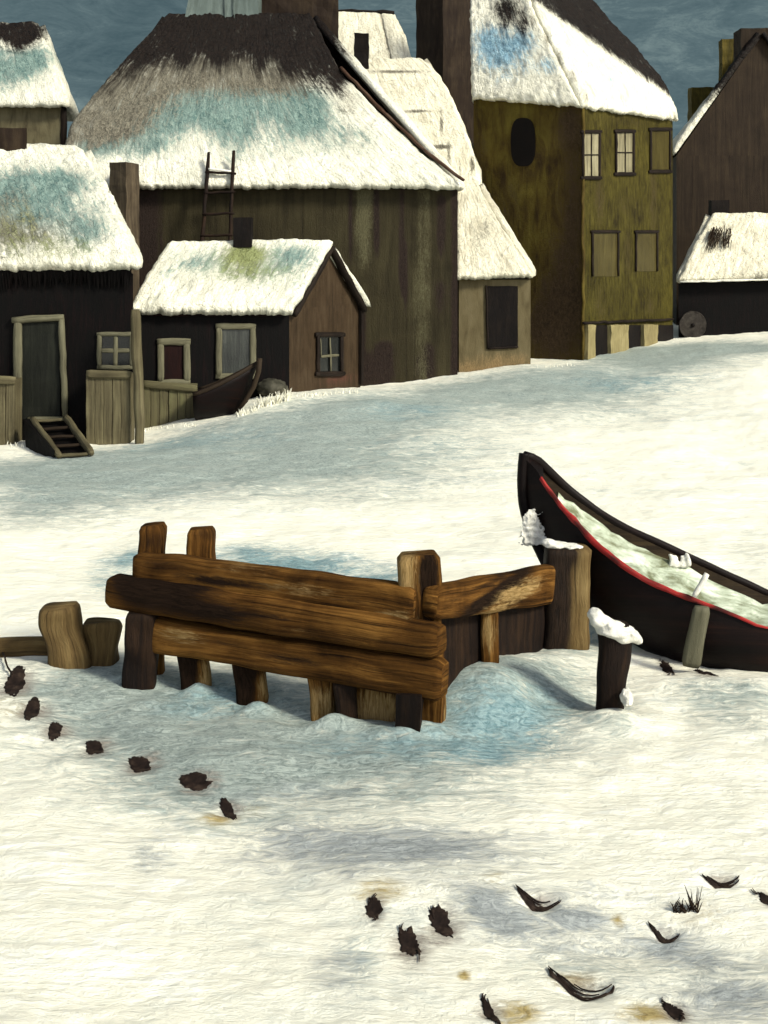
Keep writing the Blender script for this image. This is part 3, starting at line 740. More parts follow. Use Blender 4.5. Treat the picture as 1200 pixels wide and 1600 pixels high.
# D: the big barn
def barn():
    FL, FR = foot(100, 28), foot(715, 28)
    fp = [FL, FR, (1.6, 32.1), (FL[0], 32.1)]
    ze = zof(292, 28)
    t = thing('barn', 'big grey-brown board barn whose steep roof is bare and dark at the top', 'barn', V((0, 28, gz(0, 28))))
    bm = newbm(); walls(bm, fp, [ze] * 4, ZB, .06)
    W = Wall(FL, FR)
    def streaks(p):
        s = 0
        for px, y0, y1, w, a in ((548, 292, 410, 3, 1.1), (588, 292, 400, 4, 1.1), (628, 292, 460, 3.5, 1.0), (634, 380, 490, 3, .7), (690, 310, 400, 6, 1.0), (711, 292, 600, 5, .9), (600, 540, 610, 14, 1.1), (670, 540, 605, 9, .9), (688, 440, 500, 10, .5), (655, 560, 600, 5, .7), (575, 560, 610, 8, .7), (565, 470, 600, 6, .6), (760, 300, 600, 4, .6)):
            q = W.hit(px, 400); zt = zof(y0, 28); zb = zof(y1, 28)
            k = max(0, min(1, (zt - p.z) / .25 + .7)) * max(0, min(1, (p.z - zb) / .5 + .3))
            s += a * k * 1.25 * math.exp(-((p.x - q.x) / (w * .016)) ** 2)
        # shadow at the far left end, painted black into the boards
        s += 1.0 * max(0, min(1, (at(262, 0, 28).x - p.x) / .35)) * (1 if p.z > 1 else .5)
        return s
    vat(bm, 'bare', streaks)  # streaks, plus the painted shadow at the left end
    vat(bm, 'pale', lambda p: .8 * math.exp(-((p.x - at(568, 0, 28).x) / .2) ** 2) * max(0, min(1, (p.z - zof(430, 28)) / .6)) + .35 * math.exp(-((p.x - at(660, 0, 28).x) / .25) ** 2))
    obj('wall', bm, M['barn'], t)
    rl, rr = at(263, 30, 30.6), at(487, 30, 30.6)
    lf = [rl, at(228, 66, 30.25), at(170, 128, 29.6), at(112, 200, 28.8), at(86, 294, 27.7)]
    rt = [rr, at(532, 118, 29.7), at(600, 188, 28.95), at(662, 247, 28.25), at(722, 294, 27.7)]
    br = V((1.8, 32.3, ze)); bl = V((FL[0] - .2, 32.3, ze))
    bm = newbm()
    roof_face(bm, lf, rt, cell=.045, thick=.2, lump=.06, jit=.07, nmax=190)
    roof_face(bm, [rr, rt[-1]], [rr, br], cell=.15); roof_face(bm, [rr, br], [rl, bl], cell=.2); roof_face(bm, [rl, bl], [rl, lf[-1]], cell=.2)
    zt = rl.z
    top = blob_fn([(300, 40, 110, 52, 1.2), (420, 42, 110, 62, 1.2), (350, 95, 14, 26, .5), (415, 105, 12, 30, .5), (455, 100, 16, 30, .5), (300, 100, 16, 26, .5), (495, 95, 36, 50, 1.1), (532, 140, 18, 25, .8), (235, 85, 45, 40, .9), (180, 130, 40, 36, .5)], 31.0)
    vat(bm, 'bare', lambda p: top(p) + (1.0 if p.y > 30.75 and p.z > 6 else 0))
    vat(bm, 'grey', blob_fn([(330, 118, 90, 28, .8), (450, 118, 60, 34, .65), (160, 170, 70, 60, 1.15), (225, 140, 70, 42, 1.0), (200, 205, 50, 26, .55), (400, 140, 80, 26, .35), (370, 98, 150, 22, .9), (545, 165, 24, 24, .5), (120, 210, 30, 30, .8)], 29.6))
    vat(bm, 'teal', blob_fn([(320, 160, 120, 40, 1.0), (230, 190, 75, 38, 1.0), (478, 180, 45, 42, 1.05), (372, 205, 36, 38, 1.05), (160, 228, 45, 26, 1.0), (455, 215, 26, 18, .4), (540, 215, 40, 22, .3), (250, 235, 50, 20, .5), (420, 150, 70, 30, .6), (560, 230, 60, 26, .3), (430, 245, 60, 16, .25)], 29.0))
    r = obj('roof', bm, M['roof'], t, smooth=True)
    bm = newbm()
    nrm = V((0, -.15, .17))
    pts = [p + nrm for p in rt]
    for a, b in zip(pts[1:], pts[2:]): beam(bm, a, b + (b - a) * .02, .08, .07, n=14, k=7, amp=.025)
    obj('verge_board', bm, M['verge'], r, smooth=True)
    # lead cowl and broad chimney on the ridge
    bm = newbm(); a0, a1 = at(304, -70, 30.5), at(408, -70, 30.5); b0, b1 = at(288, 34, 30.4), at(404, 34, 30.4); dy = V((0, .9, 0))
    hexa(bm, [b0, b1, b1 + dy, b0 + dy], [a0, a1, a1 + dy, a0 + dy], .12); wobble(bm, .03, 2)
    for px in (352, 366):
        beam(bm, at(px, -60, 30.46), at(px, 28, 30.37), .02, .03, n=6, k=6)
    obj('roof_cowl', bm, M['cup'], r)
    chimney(r, 398, 529, -90, 150, 31.0, .9, M['chim'], .03, turn=-.2)
barn()

# E: creamy roof beyond the barn, and the one above it
def house_cream():
    t = thing('snow_roofed_house', 'house behind the barn with a broad cream-white roof and small black chimney', 'house', (1.0, 32.5, .5))
    ze = zof(296, 32.5)
    fp = [foot(560, 32.5), foot(742, 32.5), foot(720, 36), foot(545, 36)]
    bm = newbm(); walls(bm, fp, [ze] * 4, ZB, .5); obj('wall', bm, M['tan'], t)
    rl, rr = at(505, 98, 34.6), at(660, 95, 34.6)
    rt = [rr, at(685, 118, 34.3), at(708, 158, 33.9), at(736, 226, 33.1), at(752, 296, 32.4)]
    bm = newbm(); roof_face(bm, [rl, at(545, 296, 32.4)], rt, cell=.05, thick=.14, lump=.05, jit=.06, nmax=150)
    roof_face(bm, [rr, rt[-1]], [rr, V((fp[2][0] + .2, 36.1, ze + 1.5))], cell=.25)
    vat(bm, 'bare', blob_fn([(738, 258, 4, 14, .5)], 32.8))
    vat(bm, 'grey', blob_fn([(684, 231, 16, 3, 1.6), (690, 195, 3, 30, .8), (700, 250, 3, 30, .9), (716, 262, 2.5, 24, .7), (655, 172, 30, 2.6, .9), (620, 104, 44, 3, 1.0), (735, 258, 4, 16, 1.0)], 33.2))
    r = obj('roof', bm, M['roof_far'], t, smooth=True)
    chimney(r, 553, 576, 52, 112, 34.3, .35, M['chim_dark'], .03)
    t2 = thing('distant_house', 'distant house showing only a small cream roof top under the sky', 'house', (-.6, 37, .5))
    ze = zof(104, 37); fp = [foot(500, 37), foot(640, 37), foot(632, 40), foot(500, 40)]
    bm = newbm(); walls(bm, fp, [ze] * 4, ZB, .8); obj('wall', bm, M['tan'], t2)
    bm = newbm(); mid = at(594, 22, 38.6); md = at(612, 102, 36.9)
    roof_face(bm, [at(500, 20, 38.6), at(480, 102, 36.9)], [mid, md], cell=.07, thick=.12, lump=.04, jit=.04)
    roof_face(bm, [mid, md], [at(617, 26, 38.6), at(634, 60, 37.7), at(645, 102, 36.9)], cell=.07, thick=.12, lump=.04, jit=.04)
    roof_face(bm, [at(617, 26, 38.6), V((fp[2][0], 40.2, ze))], [at(500, 20, 38.6), V((fp[3][0], 40.2, ze))], cell=.3)
    vat(bm, 'grey', lambda p: .8 * math.exp(-((p.x - (mid.x + (md.x - mid.x) * (mid.z - p.z) / (mid.z - md.z))) / .05) ** 2))
    r2 = obj('roof', bm, M['roof_far'], t2, smooth=True)
    bm = newbm(); beam(bm, at(520, 18, 38.5), at(616, 20, 38.5), .12, .12, n=16, k=7, amp=.04); obj('ridge_board', bm, M['trim'], r2, smooth=True)
house_cream()

# tall dark stack beside the olive house
def tower():
    bm = newbm(); d = 41
    a, b, c = at(650, -90, 41.6), at(692, -90, 40.8), at(748, -90, 41.8)
    e = a + c - b
    top = [a, b, c, e]; bot = [V((p.x, p.y, ZB)) for p in top]
    hexa(bm, bot, top, .3); wobble(bm, .04, 1.5)
    o = obj('tall_chimney', bm, M['chim'], None, loc=(2, 41, .5))
    tag(o, 'very tall dark brown stack standing left of the olive house', 'chimney')
tower()

# F: lean-to
def leanto():
    FL, FR = foot(717, 28.9), foot(829, 28.9)
    fp = [FL, FR, foot(822, 31), foot(700, 31.0)]
    fp[3] = (1.72, 31.0)
    ze = zof(437, 28.9)
    t = thing('lean_to', 'small tan lean-to with steep snowy roof and one dark opening beside the barn', 'shed', V((2.4, 28.9, gz(2.4, 28.9))))
    bm = newbm(); walls(bm, fp, [ze] * 4, ZB, .2)
    vat(bm, 'moss', blob_fn([(760, 575, 80, 14, .8), (800, 560, 40, 10, .4)], 28.9)); obj('wall', bm, M['tan'], t)
    tl, tr = at(714, 292, 30.6), at(746, 291, 30.6); bl, br = at(712, 436, 28.7), at(832, 433, 28.7)
    bm = newbm(); roof_face(bm, [tl, bl], [tr, at(778, 348, 29.9), br], cell=.035, thick=.13, lump=.045, jit=.06)
    roof_face(bm, [tr, br], [tr, V((fp[2][0] + .1, 31.1, ze))], cell=.12)
    roof_face(bm, [tr, V((fp[2][0] + .1, 31.1, ze))], [tl, V((fp[3][0], 31.1, ze))], cell=.2)
    vat(bm, 'grey', blob_fn([(755, 355, 26, 18, .5), (740, 385, 20, 18, .3)], 29.5))
    obj('roof', bm, M['roof_far'], t, smooth=True)
    W = Wall(FL, FR)
    bm = newbm(); box_on(bm, W, 762, 809, 447, 543, -.02, .02, amp=.012); o = obj('opening', bm, M['chim_dark'], t)
    bm = newbm()
    beam(bm, W.hit(760, 446, .02), W.hit(762, 545, .02), .05, .06, up=W.n, n=8, k=7, amp=.012)
    beam(bm, W.hit(762, 545, .02), W.hit(810, 542, .02), .05, .06, up=W.n, n=8, k=7, amp=.012)
    obj('frame', bm, M['trim'], o, smooth=True)
leanto()

# H: olive house
def olive():
    Lf, Cc, R, B = foot(740, 33.7), foot(910, 32), foot(1051, 37.1), (3.2, 39.2)
    zl, zc, zr = zof(155, 33.7), zof(166, 32), zof(186, 37.1)
    t = thing('olive_house', 'tall olive-green house with three pale upper windows and blue-shadowed snowy roof', 'house', V((5.3, 34, gz(5.3, 34))))
    tag(t, 'tall olive-green house with three pale upper windows and a half-bare snowy roof', 'house')
    bm = newbm()
    patch(bm, V((*Cc, zc)), V((*R, zr)), V((*R, ZB)), V((*Cc, ZB)), 30, 30)
    vat(bm, 'bare', blob_fn([(925, 300, 10, 60, .5), (985, 318, 40, 14, .35), (1045, 300, 10, 80, .5), (985, 395, 12, 40, .5), (930, 470, 20, 40, .3), (1035, 480, 20, 30, .35), (990, 190, 60, 8, .35)], 34))
    obj('front_wall', bm, M['olive'], t)
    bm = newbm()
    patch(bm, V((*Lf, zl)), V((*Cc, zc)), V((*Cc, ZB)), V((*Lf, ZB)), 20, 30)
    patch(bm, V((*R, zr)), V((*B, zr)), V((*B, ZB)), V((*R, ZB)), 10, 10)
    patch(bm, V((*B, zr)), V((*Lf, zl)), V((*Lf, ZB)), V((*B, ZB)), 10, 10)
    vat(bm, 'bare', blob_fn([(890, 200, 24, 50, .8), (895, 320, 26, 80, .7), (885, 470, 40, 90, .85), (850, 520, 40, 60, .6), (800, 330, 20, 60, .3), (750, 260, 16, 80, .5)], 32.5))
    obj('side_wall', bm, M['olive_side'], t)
    k0, k1, k2 = at(736, -60, 36), at(806, -60, 35.2), at(868, -60, 38)
    lf = at(738, 154, 33.5); cf = at(908, 168, 31.75); rf = at(1057, 188, 37.0); bb = V((*B, zr))
    bm = newbm()
    roof_face(bm, [k0, at(737, 40, 34.8), lf], [k1, at(838, 25, 34), at(872, 95, 32.9), cf], cell=.05, thick=.16, lump=.07, jit=.08)
    roof_face(bm, [k1, at(838, 25, 34), at(872, 95, 32.9), cf], [k2, at(930, 18, 37.8), at(988, 78, 37.4), at(1030, 125, 37.2), rf], cell=.05, thick=.16, lump=.07, jit=.08)
    roof_face(bm, [k2, rf], [k2, bb], cell=.3); roof_face(bm, [k2, bb], [k1, V((*Lf, zl))], cell=.3); 
    roof_face(bm, [k1, V((*Lf, zl))], [k0, V((*Lf, zl))], cell=.3)
    # bare slates along the right verge
    e0, e1 = at(822, -20, 36), at(1052, 152, 36)
    dx, dz = e1.x - e0.x, e1.z - e0.z
    def bare(p):
        px = X0 + p.x * F / p.y; py = Y0 - (p.z - H) * F / p.y
        s = ((px - 838) * 150 - (py - 2) * 214) / 261.0     # metres-like distance across the verge line
        b = 1.0 / (1 + math.exp(-s / 3.0)) if px > 800 else 0
        return b + .9 * math.exp(-((px - 790) / 22) ** 2 - ((py - 18) / 26) ** 2) + .6 * math.exp(-((px - 818) / 10) ** 2 - ((py - 40) / 30) ** 2)
    vat(bm, 'bare', bare)
    vat(bm, 'blue', blob_fn([(790, 85, 40, 40, .85), (765, 60, 25, 35, .6), (850, 110, 18, 16, .45), (960, 122, 28, 10, .45), (930, 95, 20, 9, .4), (815, 60, 20, 20, .5)], 33.6))  # blue shade patches painted into the roof snow
    hip = [(838, 25), (856, 62), (872, 95), (890, 130), (905, 160)]
    vat(bm, 'grey', blob_fn([(x, y, 7, 20, .55) for x, y in hip], 33))
    r = obj('roof', bm, M['roof'], t, smooth=True)
    WF, WL = Wall(Cc, R), Wall(Lf, Cc)
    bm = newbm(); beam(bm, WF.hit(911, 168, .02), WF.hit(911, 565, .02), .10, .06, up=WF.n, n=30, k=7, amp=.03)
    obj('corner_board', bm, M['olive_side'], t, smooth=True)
    for x0, x1, y0, y1 in ((911, 937, 206, 278), (963, 990, 205, 272), (1017, 1047, 202, 268)):
        window(t, WF, x0, x1, y0, y1, M['trim'], M['curtain'] if x0 < 1000 else M['blind'], fw=6, mull=(1, 1) if x0 < 1000 else (0, 0), mw=2)
    for x0, x1, y0, y1 in ((926, 966, 362, 432), (994, 1027, 362, 424)):
        window(t, WF, x0, x1, y0, y1, M['trim'], M['blind'], fw=5, mull=(0, 0), skip='b')
    bm = newbm(); box_on(bm, WF, 913, 1051, 508, 580, -.02, .02); op = obj('arcade', bm, M['chim_dark'], t)
    bm = newbm(); beam(bm, WF.hit(911, 505, .05), WF.hit(1051, 499, .05), .07, .1, up=WF.n, n=20, k=7, amp=.03); obj('lintel', bm, M['trim'], op, smooth=True)
    for x0, x1 in ((912, 924), (948, 976), (1000, 1022)):
        bm = newbm(); box_on(bm, WF, x0, x1, 507, 585, .0, .12, amp=.03); obj('pillar', bm, M['frame_warm'], op)
    # round-headed dark window in the side wall
    bm = newbm(); pts = []
    cx, cy, rx, ry = 817, 222, 19, 38
    ring = [WL.hit(cx + rx * math.copysign(abs(math.cos(a)) ** .7, math.cos(a)), cy + ry * math.copysign(abs(math.sin(a)) ** .7, math.sin(a)), .03) for a in [2 * math.pi * i / 28 for i in range(28)]]
    back = [p - WL.n * .06 for p in ring]
    v1 = [bm.verts.new(p) for p in ring]; v2 = [bm.verts.new(p) for p in back]
    bm.faces.new(v1)
    for i in range(28): bm.faces.new((v1[i], v1[(i + 1) % 28], v2[(i + 1) % 28], v2[i]))
    obj('oval_window', bm, M['chim_dark'], t)
olive()

# I: umber house at the right edge
def umber():
    FL, FR = foot(1057, 41), foot(1330, 41)
    fp = [FL, FR, foot(1320, 47), foot(1036, 47)]
    ze = zof(243, 41)
    t = thing('brown_house', 'steep-gabled dark brown house behind the snowy hut at the right edge', 'house', V((11.9, 41, .6)))
    ap = at(1188, 56, 41); apb = at(1180, 90, 47)
    bm = newbm(); walls(bm, fp, [ze] * 4, ZB, .25, peaks=((0, ap), (2, apb))); obj('wall', bm, M['umber'], t)
    bm = newbm()
    vl = [ap + V((0, -.12, .0)), at(1156, 98, 40.88), at(1104, 170, 40.85), at(1054, 240, 40.8)]
    bl = V((fp[3][0] - .2, 47.1, ze))
    roof_face(bm, [apb, bl], vl, cell=.07, thick=.2, lump=.06, jit=.08)
    roof_face(bm, [ap + V((0, -.2, .05)), V((FR[0], 40.8, ze))], [apb, V((fp[2][0], 47.1, ze))], cell=.3)
    vat(bm, 'bare', lambda p: max(0, min(1, (p.z - zof(175, 41)) / 1.0)))
    r = obj('roof', bm, M['roof'], t, smooth=True)
    chimney(r, 1158, 1215, 44, 130, 41.06, .9, M['umber'], .03)
    chimney(r, 1129, 1162, 61, 190, 44.0, .5, M['chim_olive'], .03)
    chimney(r, 1081, 1126, 136, 235, 45.0, .6, M['chim_olive'], .03)
umber()

# J: low hut at the right
def hut():
    FL, FR = foot(1060, 37.3), foot(1340, 37.3)
    fp = [FL, FR, foot(1330, 39.9), foot(1080, 39.9)]
    ze = zof(442, 37.3)
    t = thing('low_hut', 'low black hut with a tufted cream snow roof under the brown house', 'hut', V((10.4, 37.3, gz(10.4, 37.3))))
    bm = newbm(); walls(bm, fp, [ze] * 4, ZB, .3); obj('wall', bm, M['tar'], t)
    rl, rr = at(1112, 338, 38.6), at(1340, 338, 38.6)
    bm = newbm(); fl = at(1060, 440, 37); fr = at(1350, 432, 37)
    roof_face(bm, [rl, at(1084, 385, 37.8), fl], [rr, fr], cell=.045, thick=.16, lump=.06, jit=.05)
    roof_face(bm, [rl, V((fp[3][0], 40.1, ze))], [rl, fl], cell=.15); roof_face(bm, [rr, V((fp[2][0], 40.1, ze))], [rl, V((fp[3][0], 40.1, ze))], cell=.2)
    vat(bm, 'grey', blob_fn([(1185, 432, 18, 10, .6), (1150, 428, 14, 6, .4), (1172, 400, 10, 14, .3)], 37.4))
    r = obj('roof', bm, M['roof_far'], t, smooth=True)
    chimney(r, 1112, 1140, 313, 350, 38.5, .4, M['chim_dark'], .02)
    bm = newbm()
    for i in range(95):      # thatch poking through
        px = random.uniform(1106, 1142); py = 356 + random.uniform(-2, 20) + abs(px - 1126) * .3
        q = 38.15 - (py - 360) * .012
        a = at(px, py, q - .12); b = at(px - random.uniform(0, 9), py + random.uniform(10, 20), q - .38)
        beam(bm, a + V((0, -.16, .06)), b + V((0, -.16, .06)), .03, .03, .01, .01, n=2, k=5, sq=0)
    obj('thatch_tuft', bm, M['straw'], r, weld=False)
    bm = newbm(); W = Wall(FL, FR)
    beam(bm, at(1062, 440, 36.96), at(1345, 434, 36.96), .06, .06, n=30, k=7, amp=.02); obj('eave_snow', bm, M['frost'], r, smooth=True)
    # wheel leaning on the wall
    c = at(1082, 508, 37.1); w = thing('cart_wheel', 'round grey wheel leaning on the black hut wall at the snow line', 'wheel', V((c.x, c.y, c.z - .4)))
    bm = newbm(); R = .4; N_ = 30
    prof = [(.0, -.05), (.10, -.055), (.22, -.05), (.33, -.045), (.39, -.05), (.405, 0), (.39, .04), (.0, .04)]
    rings = []
    for rr_, yy in prof:
        rings.append([bm.verts.new(c + V((rr_ * math.cos(2 * math.pi * i / N_), yy, rr_ * math.sin(2 * math.pi * i / N_) * 1.02))) for i in range(N_)])
    for a, b in zip(rings, rings[1:]):
        for i in range(N_): bm.faces.new((a[i], a[(i + 1) % N_], b[(i + 1) % N_], b[i]))
    wobble(bm, .015, 6); obj('rim', bm, M['wheel'], w)
    bm = newbm(); beam(bm, c + V((0, .0, 0)), c + V((0, -.10, 0)), .14, .14, .10, .10, n=3, k=12, sq=0); obj('hub', bm, M['chim_dark'], w, smooth=True)
hut()

# ------------------------------------------------------------------ things along the houses
def ladder():
    t = thing('ladder', 'rough wooden ladder leaning on the barn eave behind the little cottage', 'ladder', at(335, 470, 26.9))
    L0, L1 = at(326, 238, 27.75), at(310, 470, 26.9); R0, R1 = at(365, 236, 27.75), at(356, 470, 26.9)
    for a, b in ((L0, L1), (R0, R1)):
        bm = newbm(); beam(bm, a, b, .075, .07, .085, .08, n=18, k=7, amp=.025, ns=3); obj('rail', bm, M['wood_dark'], t, smooth=True)
    for k in range(9):
        f = .135 + k * .145
        if f > 1: break
        a = L0.lerp(L1, f); b = R0.lerp(R1, f + (.02 if k == 0 else 0))
        bm = newbm(); beam(bm, a + V((-.05, -.03, 0)), b + V((.07, -.03, 0)), .065, .055, n=8, k=7, amp=.02); o = obj('rung', bm, M['wood_dark'], t, smooth=True)
        if k == 0:
            bm = newbm(); beam(bm, a + V((.03, -.04, .05)), b + V((-.03, -.04, .05)), .05, .05, n=8, k=7, amp=.02); obj('snow', bm, M['frost'], o, smooth=True)
ladder()

def ramp_():
    t = thing('door_ramp', 'short boarded step ramp in the snow below the pale-framed door', 'ramp', on_ground(95, 715))
    # two sloping side boards, treads between, left cheek in black to paint its shaded face
    lt, lb = at(50, 655, 21.4), at(92, 712, 19.6); rt_, rb = at(103, 652, 21.4), at(143, 708, 19.6)
    for a, b in ((lt, lb), (rt_, rb)):
        bm = newbm(); beam(bm, a, b, .10, .12, n=10, k=8, amp=.02); obj('side_board', bm, M['plank'], t, smooth=True)
    for k in range(5):
        f = .02 + k * .235; bm = newbm()
        a, b = lt.lerp(lb, f), rt_.lerp(rb, f)
        beam(bm, a + V((0, 0, -.03)), b + V((0, 0, -.03)), .13 if k in (0, 4) else .09, .05, n=8, k=8, amp=.015)
        obj('tread', bm, M['plank'] if k in (0, 4) else M['umber'], t, smooth=True)
    bm = newbm(); n = V((0, 0, -.10))
    hexa(bm, [lb + V((0, .1, -.35)), rb + V((0, .1, -.35)), rt_ + V((0, 0, -.9)), lt + V((0, 0, -.9))], [lb + n, rb + n, rt_ + n, lt + n], .2)
    obj('base', bm, M['tar'], t)
    bm = newbm(); hexa(bm, [at(40, 702, 20.9), at(84, 716, 19.7), at(88, 716, 19.9), at(50, 700, 21.2)], [at(38, 656, 21.3), at(86, 704, 19.65), at(90, 706, 19.8), at(48, 654, 21.4)], .2)
    wobble(bm, .02); obj('cheek', bm, M['tar'], t)
ramp_()

def plank_screen(label, x0, x1, y0, y1, d, mat, n, rail=True, group=None, slope=0, depth=.5):
    b = at((x0 + x1) / 2, y1, d)
    t = thing('plank_bin', label, 'bin', b, group)
    for i in range(n):
        a0 = x0 + (x1 - x0) * i / n; a1 = x0 + (x1 - x0) * (i + 1) / n - .8
        j = random.uniform(-2, 2)
        bm = newbm()
        p = [at(a0, y1 + 14, d), at(a1, y1 + 14, d)]; q = [at(a0 + random.uniform(-1, 1), y0 + j + slope * i, d), at(a1, y0 + j + slope * (i + .8), d)]
        o_ = V((0, -.03 - random.random() * .012, 0)); k = V((0, .03, 0))
        hexa(bm, [p[0] + o_, p[1] + o_, p[1] + k, p[0] + k], [q[0] + o_, q[1] + o_, q[1] + k, q[0] + k], .1); wobble(bm, .014, 4)
        obj('plank', bm, mat, t)
    bm = newbm()
    l0, l1, r0 = at(x0, y0 + 3, d), at(x0, y1 + 14, d), at(x1, y0 + 3, d)
    hexa(bm, [l1 + V((.03, .035, 0)), at(x1, y1 + 14, d) + V((-.03, .035, 0)), at(x1, y1 + 14, d) + V((-.03, depth, 0)), l1 + V((.03, depth, 0))],
         [l0 + V((.03, .035, -.02)), r0 + V((-.03, .035, -.02)), r0 + V((-.03, depth, -.02)), l0 + V((.03, depth, -.02))], .3)
    obj('box', bm, mat, t)
    if rail:
        bm = newbm(); beam(bm, at(x0 - 1, y0 + 2, d - .06), at(x1 + 1, y0 + 4 + slope * n, d - .06), .14, .05, n=10, k=8, up=V((0, -1, 0)), amp=.012); obj('top_rail', bm, mat, t, smooth=True)
plank_screen('grey plank bin with dark gaps below the four-pane window', 136, 204, 582, 682, 21.4, M['plank'], 5)
plank_screen('greenish plank bin below the dark red window of the little cottage', 222, 306, 598, 664, 23.0, M['plank_green'], 6, slope=.8, depth=.4)
plank_screen('grey plank bin cut by the left edge of the photo, left of the door', -60, 24, 590, 684, 21.4, M['plank'], 6)
bm = newbm(); beam(bm, at(212, 484, 21.3), at(219, 700, 21.3), .19, .16, .17, .16, n=20, k=8, amp=.03, ns=2)
o = obj('wooden_post', bm, M['plank'], None, loc=on_ground(217, 684), smooth=True)
tag(o, 'tall grey post standing between the black cottage and the little cottage', 'post')

def loft(bm, secs, cap=True):
    uvl = bm.loops.layers.uv.active
    vs = [[bm.verts.new(p) for p in s] for s in secs]
    for j in range(len(vs) - 1):
        for i in range(len(vs[0]) - 1):
            try: f = bm.faces.new((vs[j][i], vs[j + 1][i], vs[j + 1][i + 1], vs[j][i + 1]))
            except ValueError: continue
            for l in f.loops:
                c = l.vert.co; l[uvl].uv = (c.x * 1.0 + c.y * .4, c.z * 1.2 + c.y * .3)
    return vs

def dinghy():
    t = thing('dinghy', 'small dark dinghy with upturned bow drawn up against the little cottage', 'boat', on_ground(350, 650))
    st = []
    for k in range(11):
        f = k / 10
        gx = 306 + (404 - 306) * f; gy = 612 - 46 * f ** 1.25
        kx = 306 + (372 - 306) * f + 22 * max(0, f - .8); ky = 658 - 10 * f - 40 * max(0, f - .8)
        half = .36 * (1 - f ** 2.4) + .012
        g = at(gx, gy, 22.75); kk = at(kx, ky, 22.75)
        sec = []
        for s in (-1, 1):
            row = []
            for m in range(7):
                q = m / 6; w = half * math.sin(q * math.pi / 2) ** .7
                p = kk.lerp(g, q ** 1.15); row.append(V((p.x, p.y + s * w, p.z)))
            sec.append(row)
        st.append(sec[0][::-1] + sec[1][1:])
    bm = newbm(); vs = loft(bm, st); bm.faces.new(vs[0])
    inner = [[p + V((0, 0, .0)) for p in s] for s in st]
    hull = obj('hull', bm, M['hull'], t, smooth=True)
    md = hull.modifiers.new('thickness', 'SOLIDIFY'); md.thickness = .03
    for s in (0, -1):
        bm = newbm(); sweep(bm, [a[s] for a in st], .045, .07, amp=.008)
        obj('gunwale', bm, M['umber'], t, smooth=True, weld=False)
    bm = newbm(); pts = [at(406, 560, 22.6), at(404, 580, 22.6), at(396, 604, 22.6), at(384, 626, 22.6), at(370, 642, 22.6)]
    sweep(bm, pts, .09, .10, amp=.01, up=V((0, -1, 0)))
    obj('stem', bm, M['umber'], t, smooth=True, weld=False)
dinghy()

def lump(name, mat, c, rx, ry, rz, amp=.25, s=3.0, sub=4, smooth=True, attrs=None):
    bm = newbm(); bmesh.ops.create_icosphere(bm, subdivisions=sub, radius=1)
    for v in bm.verts:
        n = v.co.normalized()
        k = 1 + amp * (nz(n + V(c), s * .5) + .6 * nz(n + V(c), s * 1.3) + .3 * nz(n + V(c), s * 3))
        v.co = V((n.x * rx * k, n.y * ry * k, n.z * rz * k)) + V(c)
    return bm
g = on_ground(425, 618); bm = lump('stone', None, V((g.x, g.y - .05, g.z + .14)), .30, .25, .18, .2)
tag(obj('stone', bm, M['stone'], None, loc=g, smooth=True), 'rounded grey stone at the foot of the little cottage corner', 'stone')

# frosted grass along the foot of the houses
def frosted_grass():
    bm = newbm()
    runs = [((400, 634), (452, 620), 90, 16), ((452, 617), (560, 609), 40, 7), ((372, 646), (402, 636), 30, 9), ((226, 668), (306, 660), 20, 5), ((140, 686), (212, 682), 12, 5), ((5, 690), (40, 694), 10, 6), ((840, 571), (900, 565), 20, 5)]
    for a, b, n, hpx in runs:
        for i in range(n):
            f = random.random(); px = a[0] + (b[0] - a[0]) * f; py = a[1] + (b[1] - a[1]) * f + random.uniform(0, 3)
            g = on_ground(px, py + 3)
            k = g.y / F; h = hpx * k * random.uniform(.4, 1.2)
            tip = g + V((random.uniform(-.5, .7) * h, random.uniform(-.3, .1) * h, h))
            beam(bm, g + V((0, 0, -.03)), tip, .028, .028, .008, .008, n=2, k=4, sq=0)
    o = obj('frosted_grass', bm, M['grass'], None, weld=False); o['kind'] = 'stuff'; tag(o, 'frosted grass tufts along the foot of the houses', 'grass')
frosted_grass()

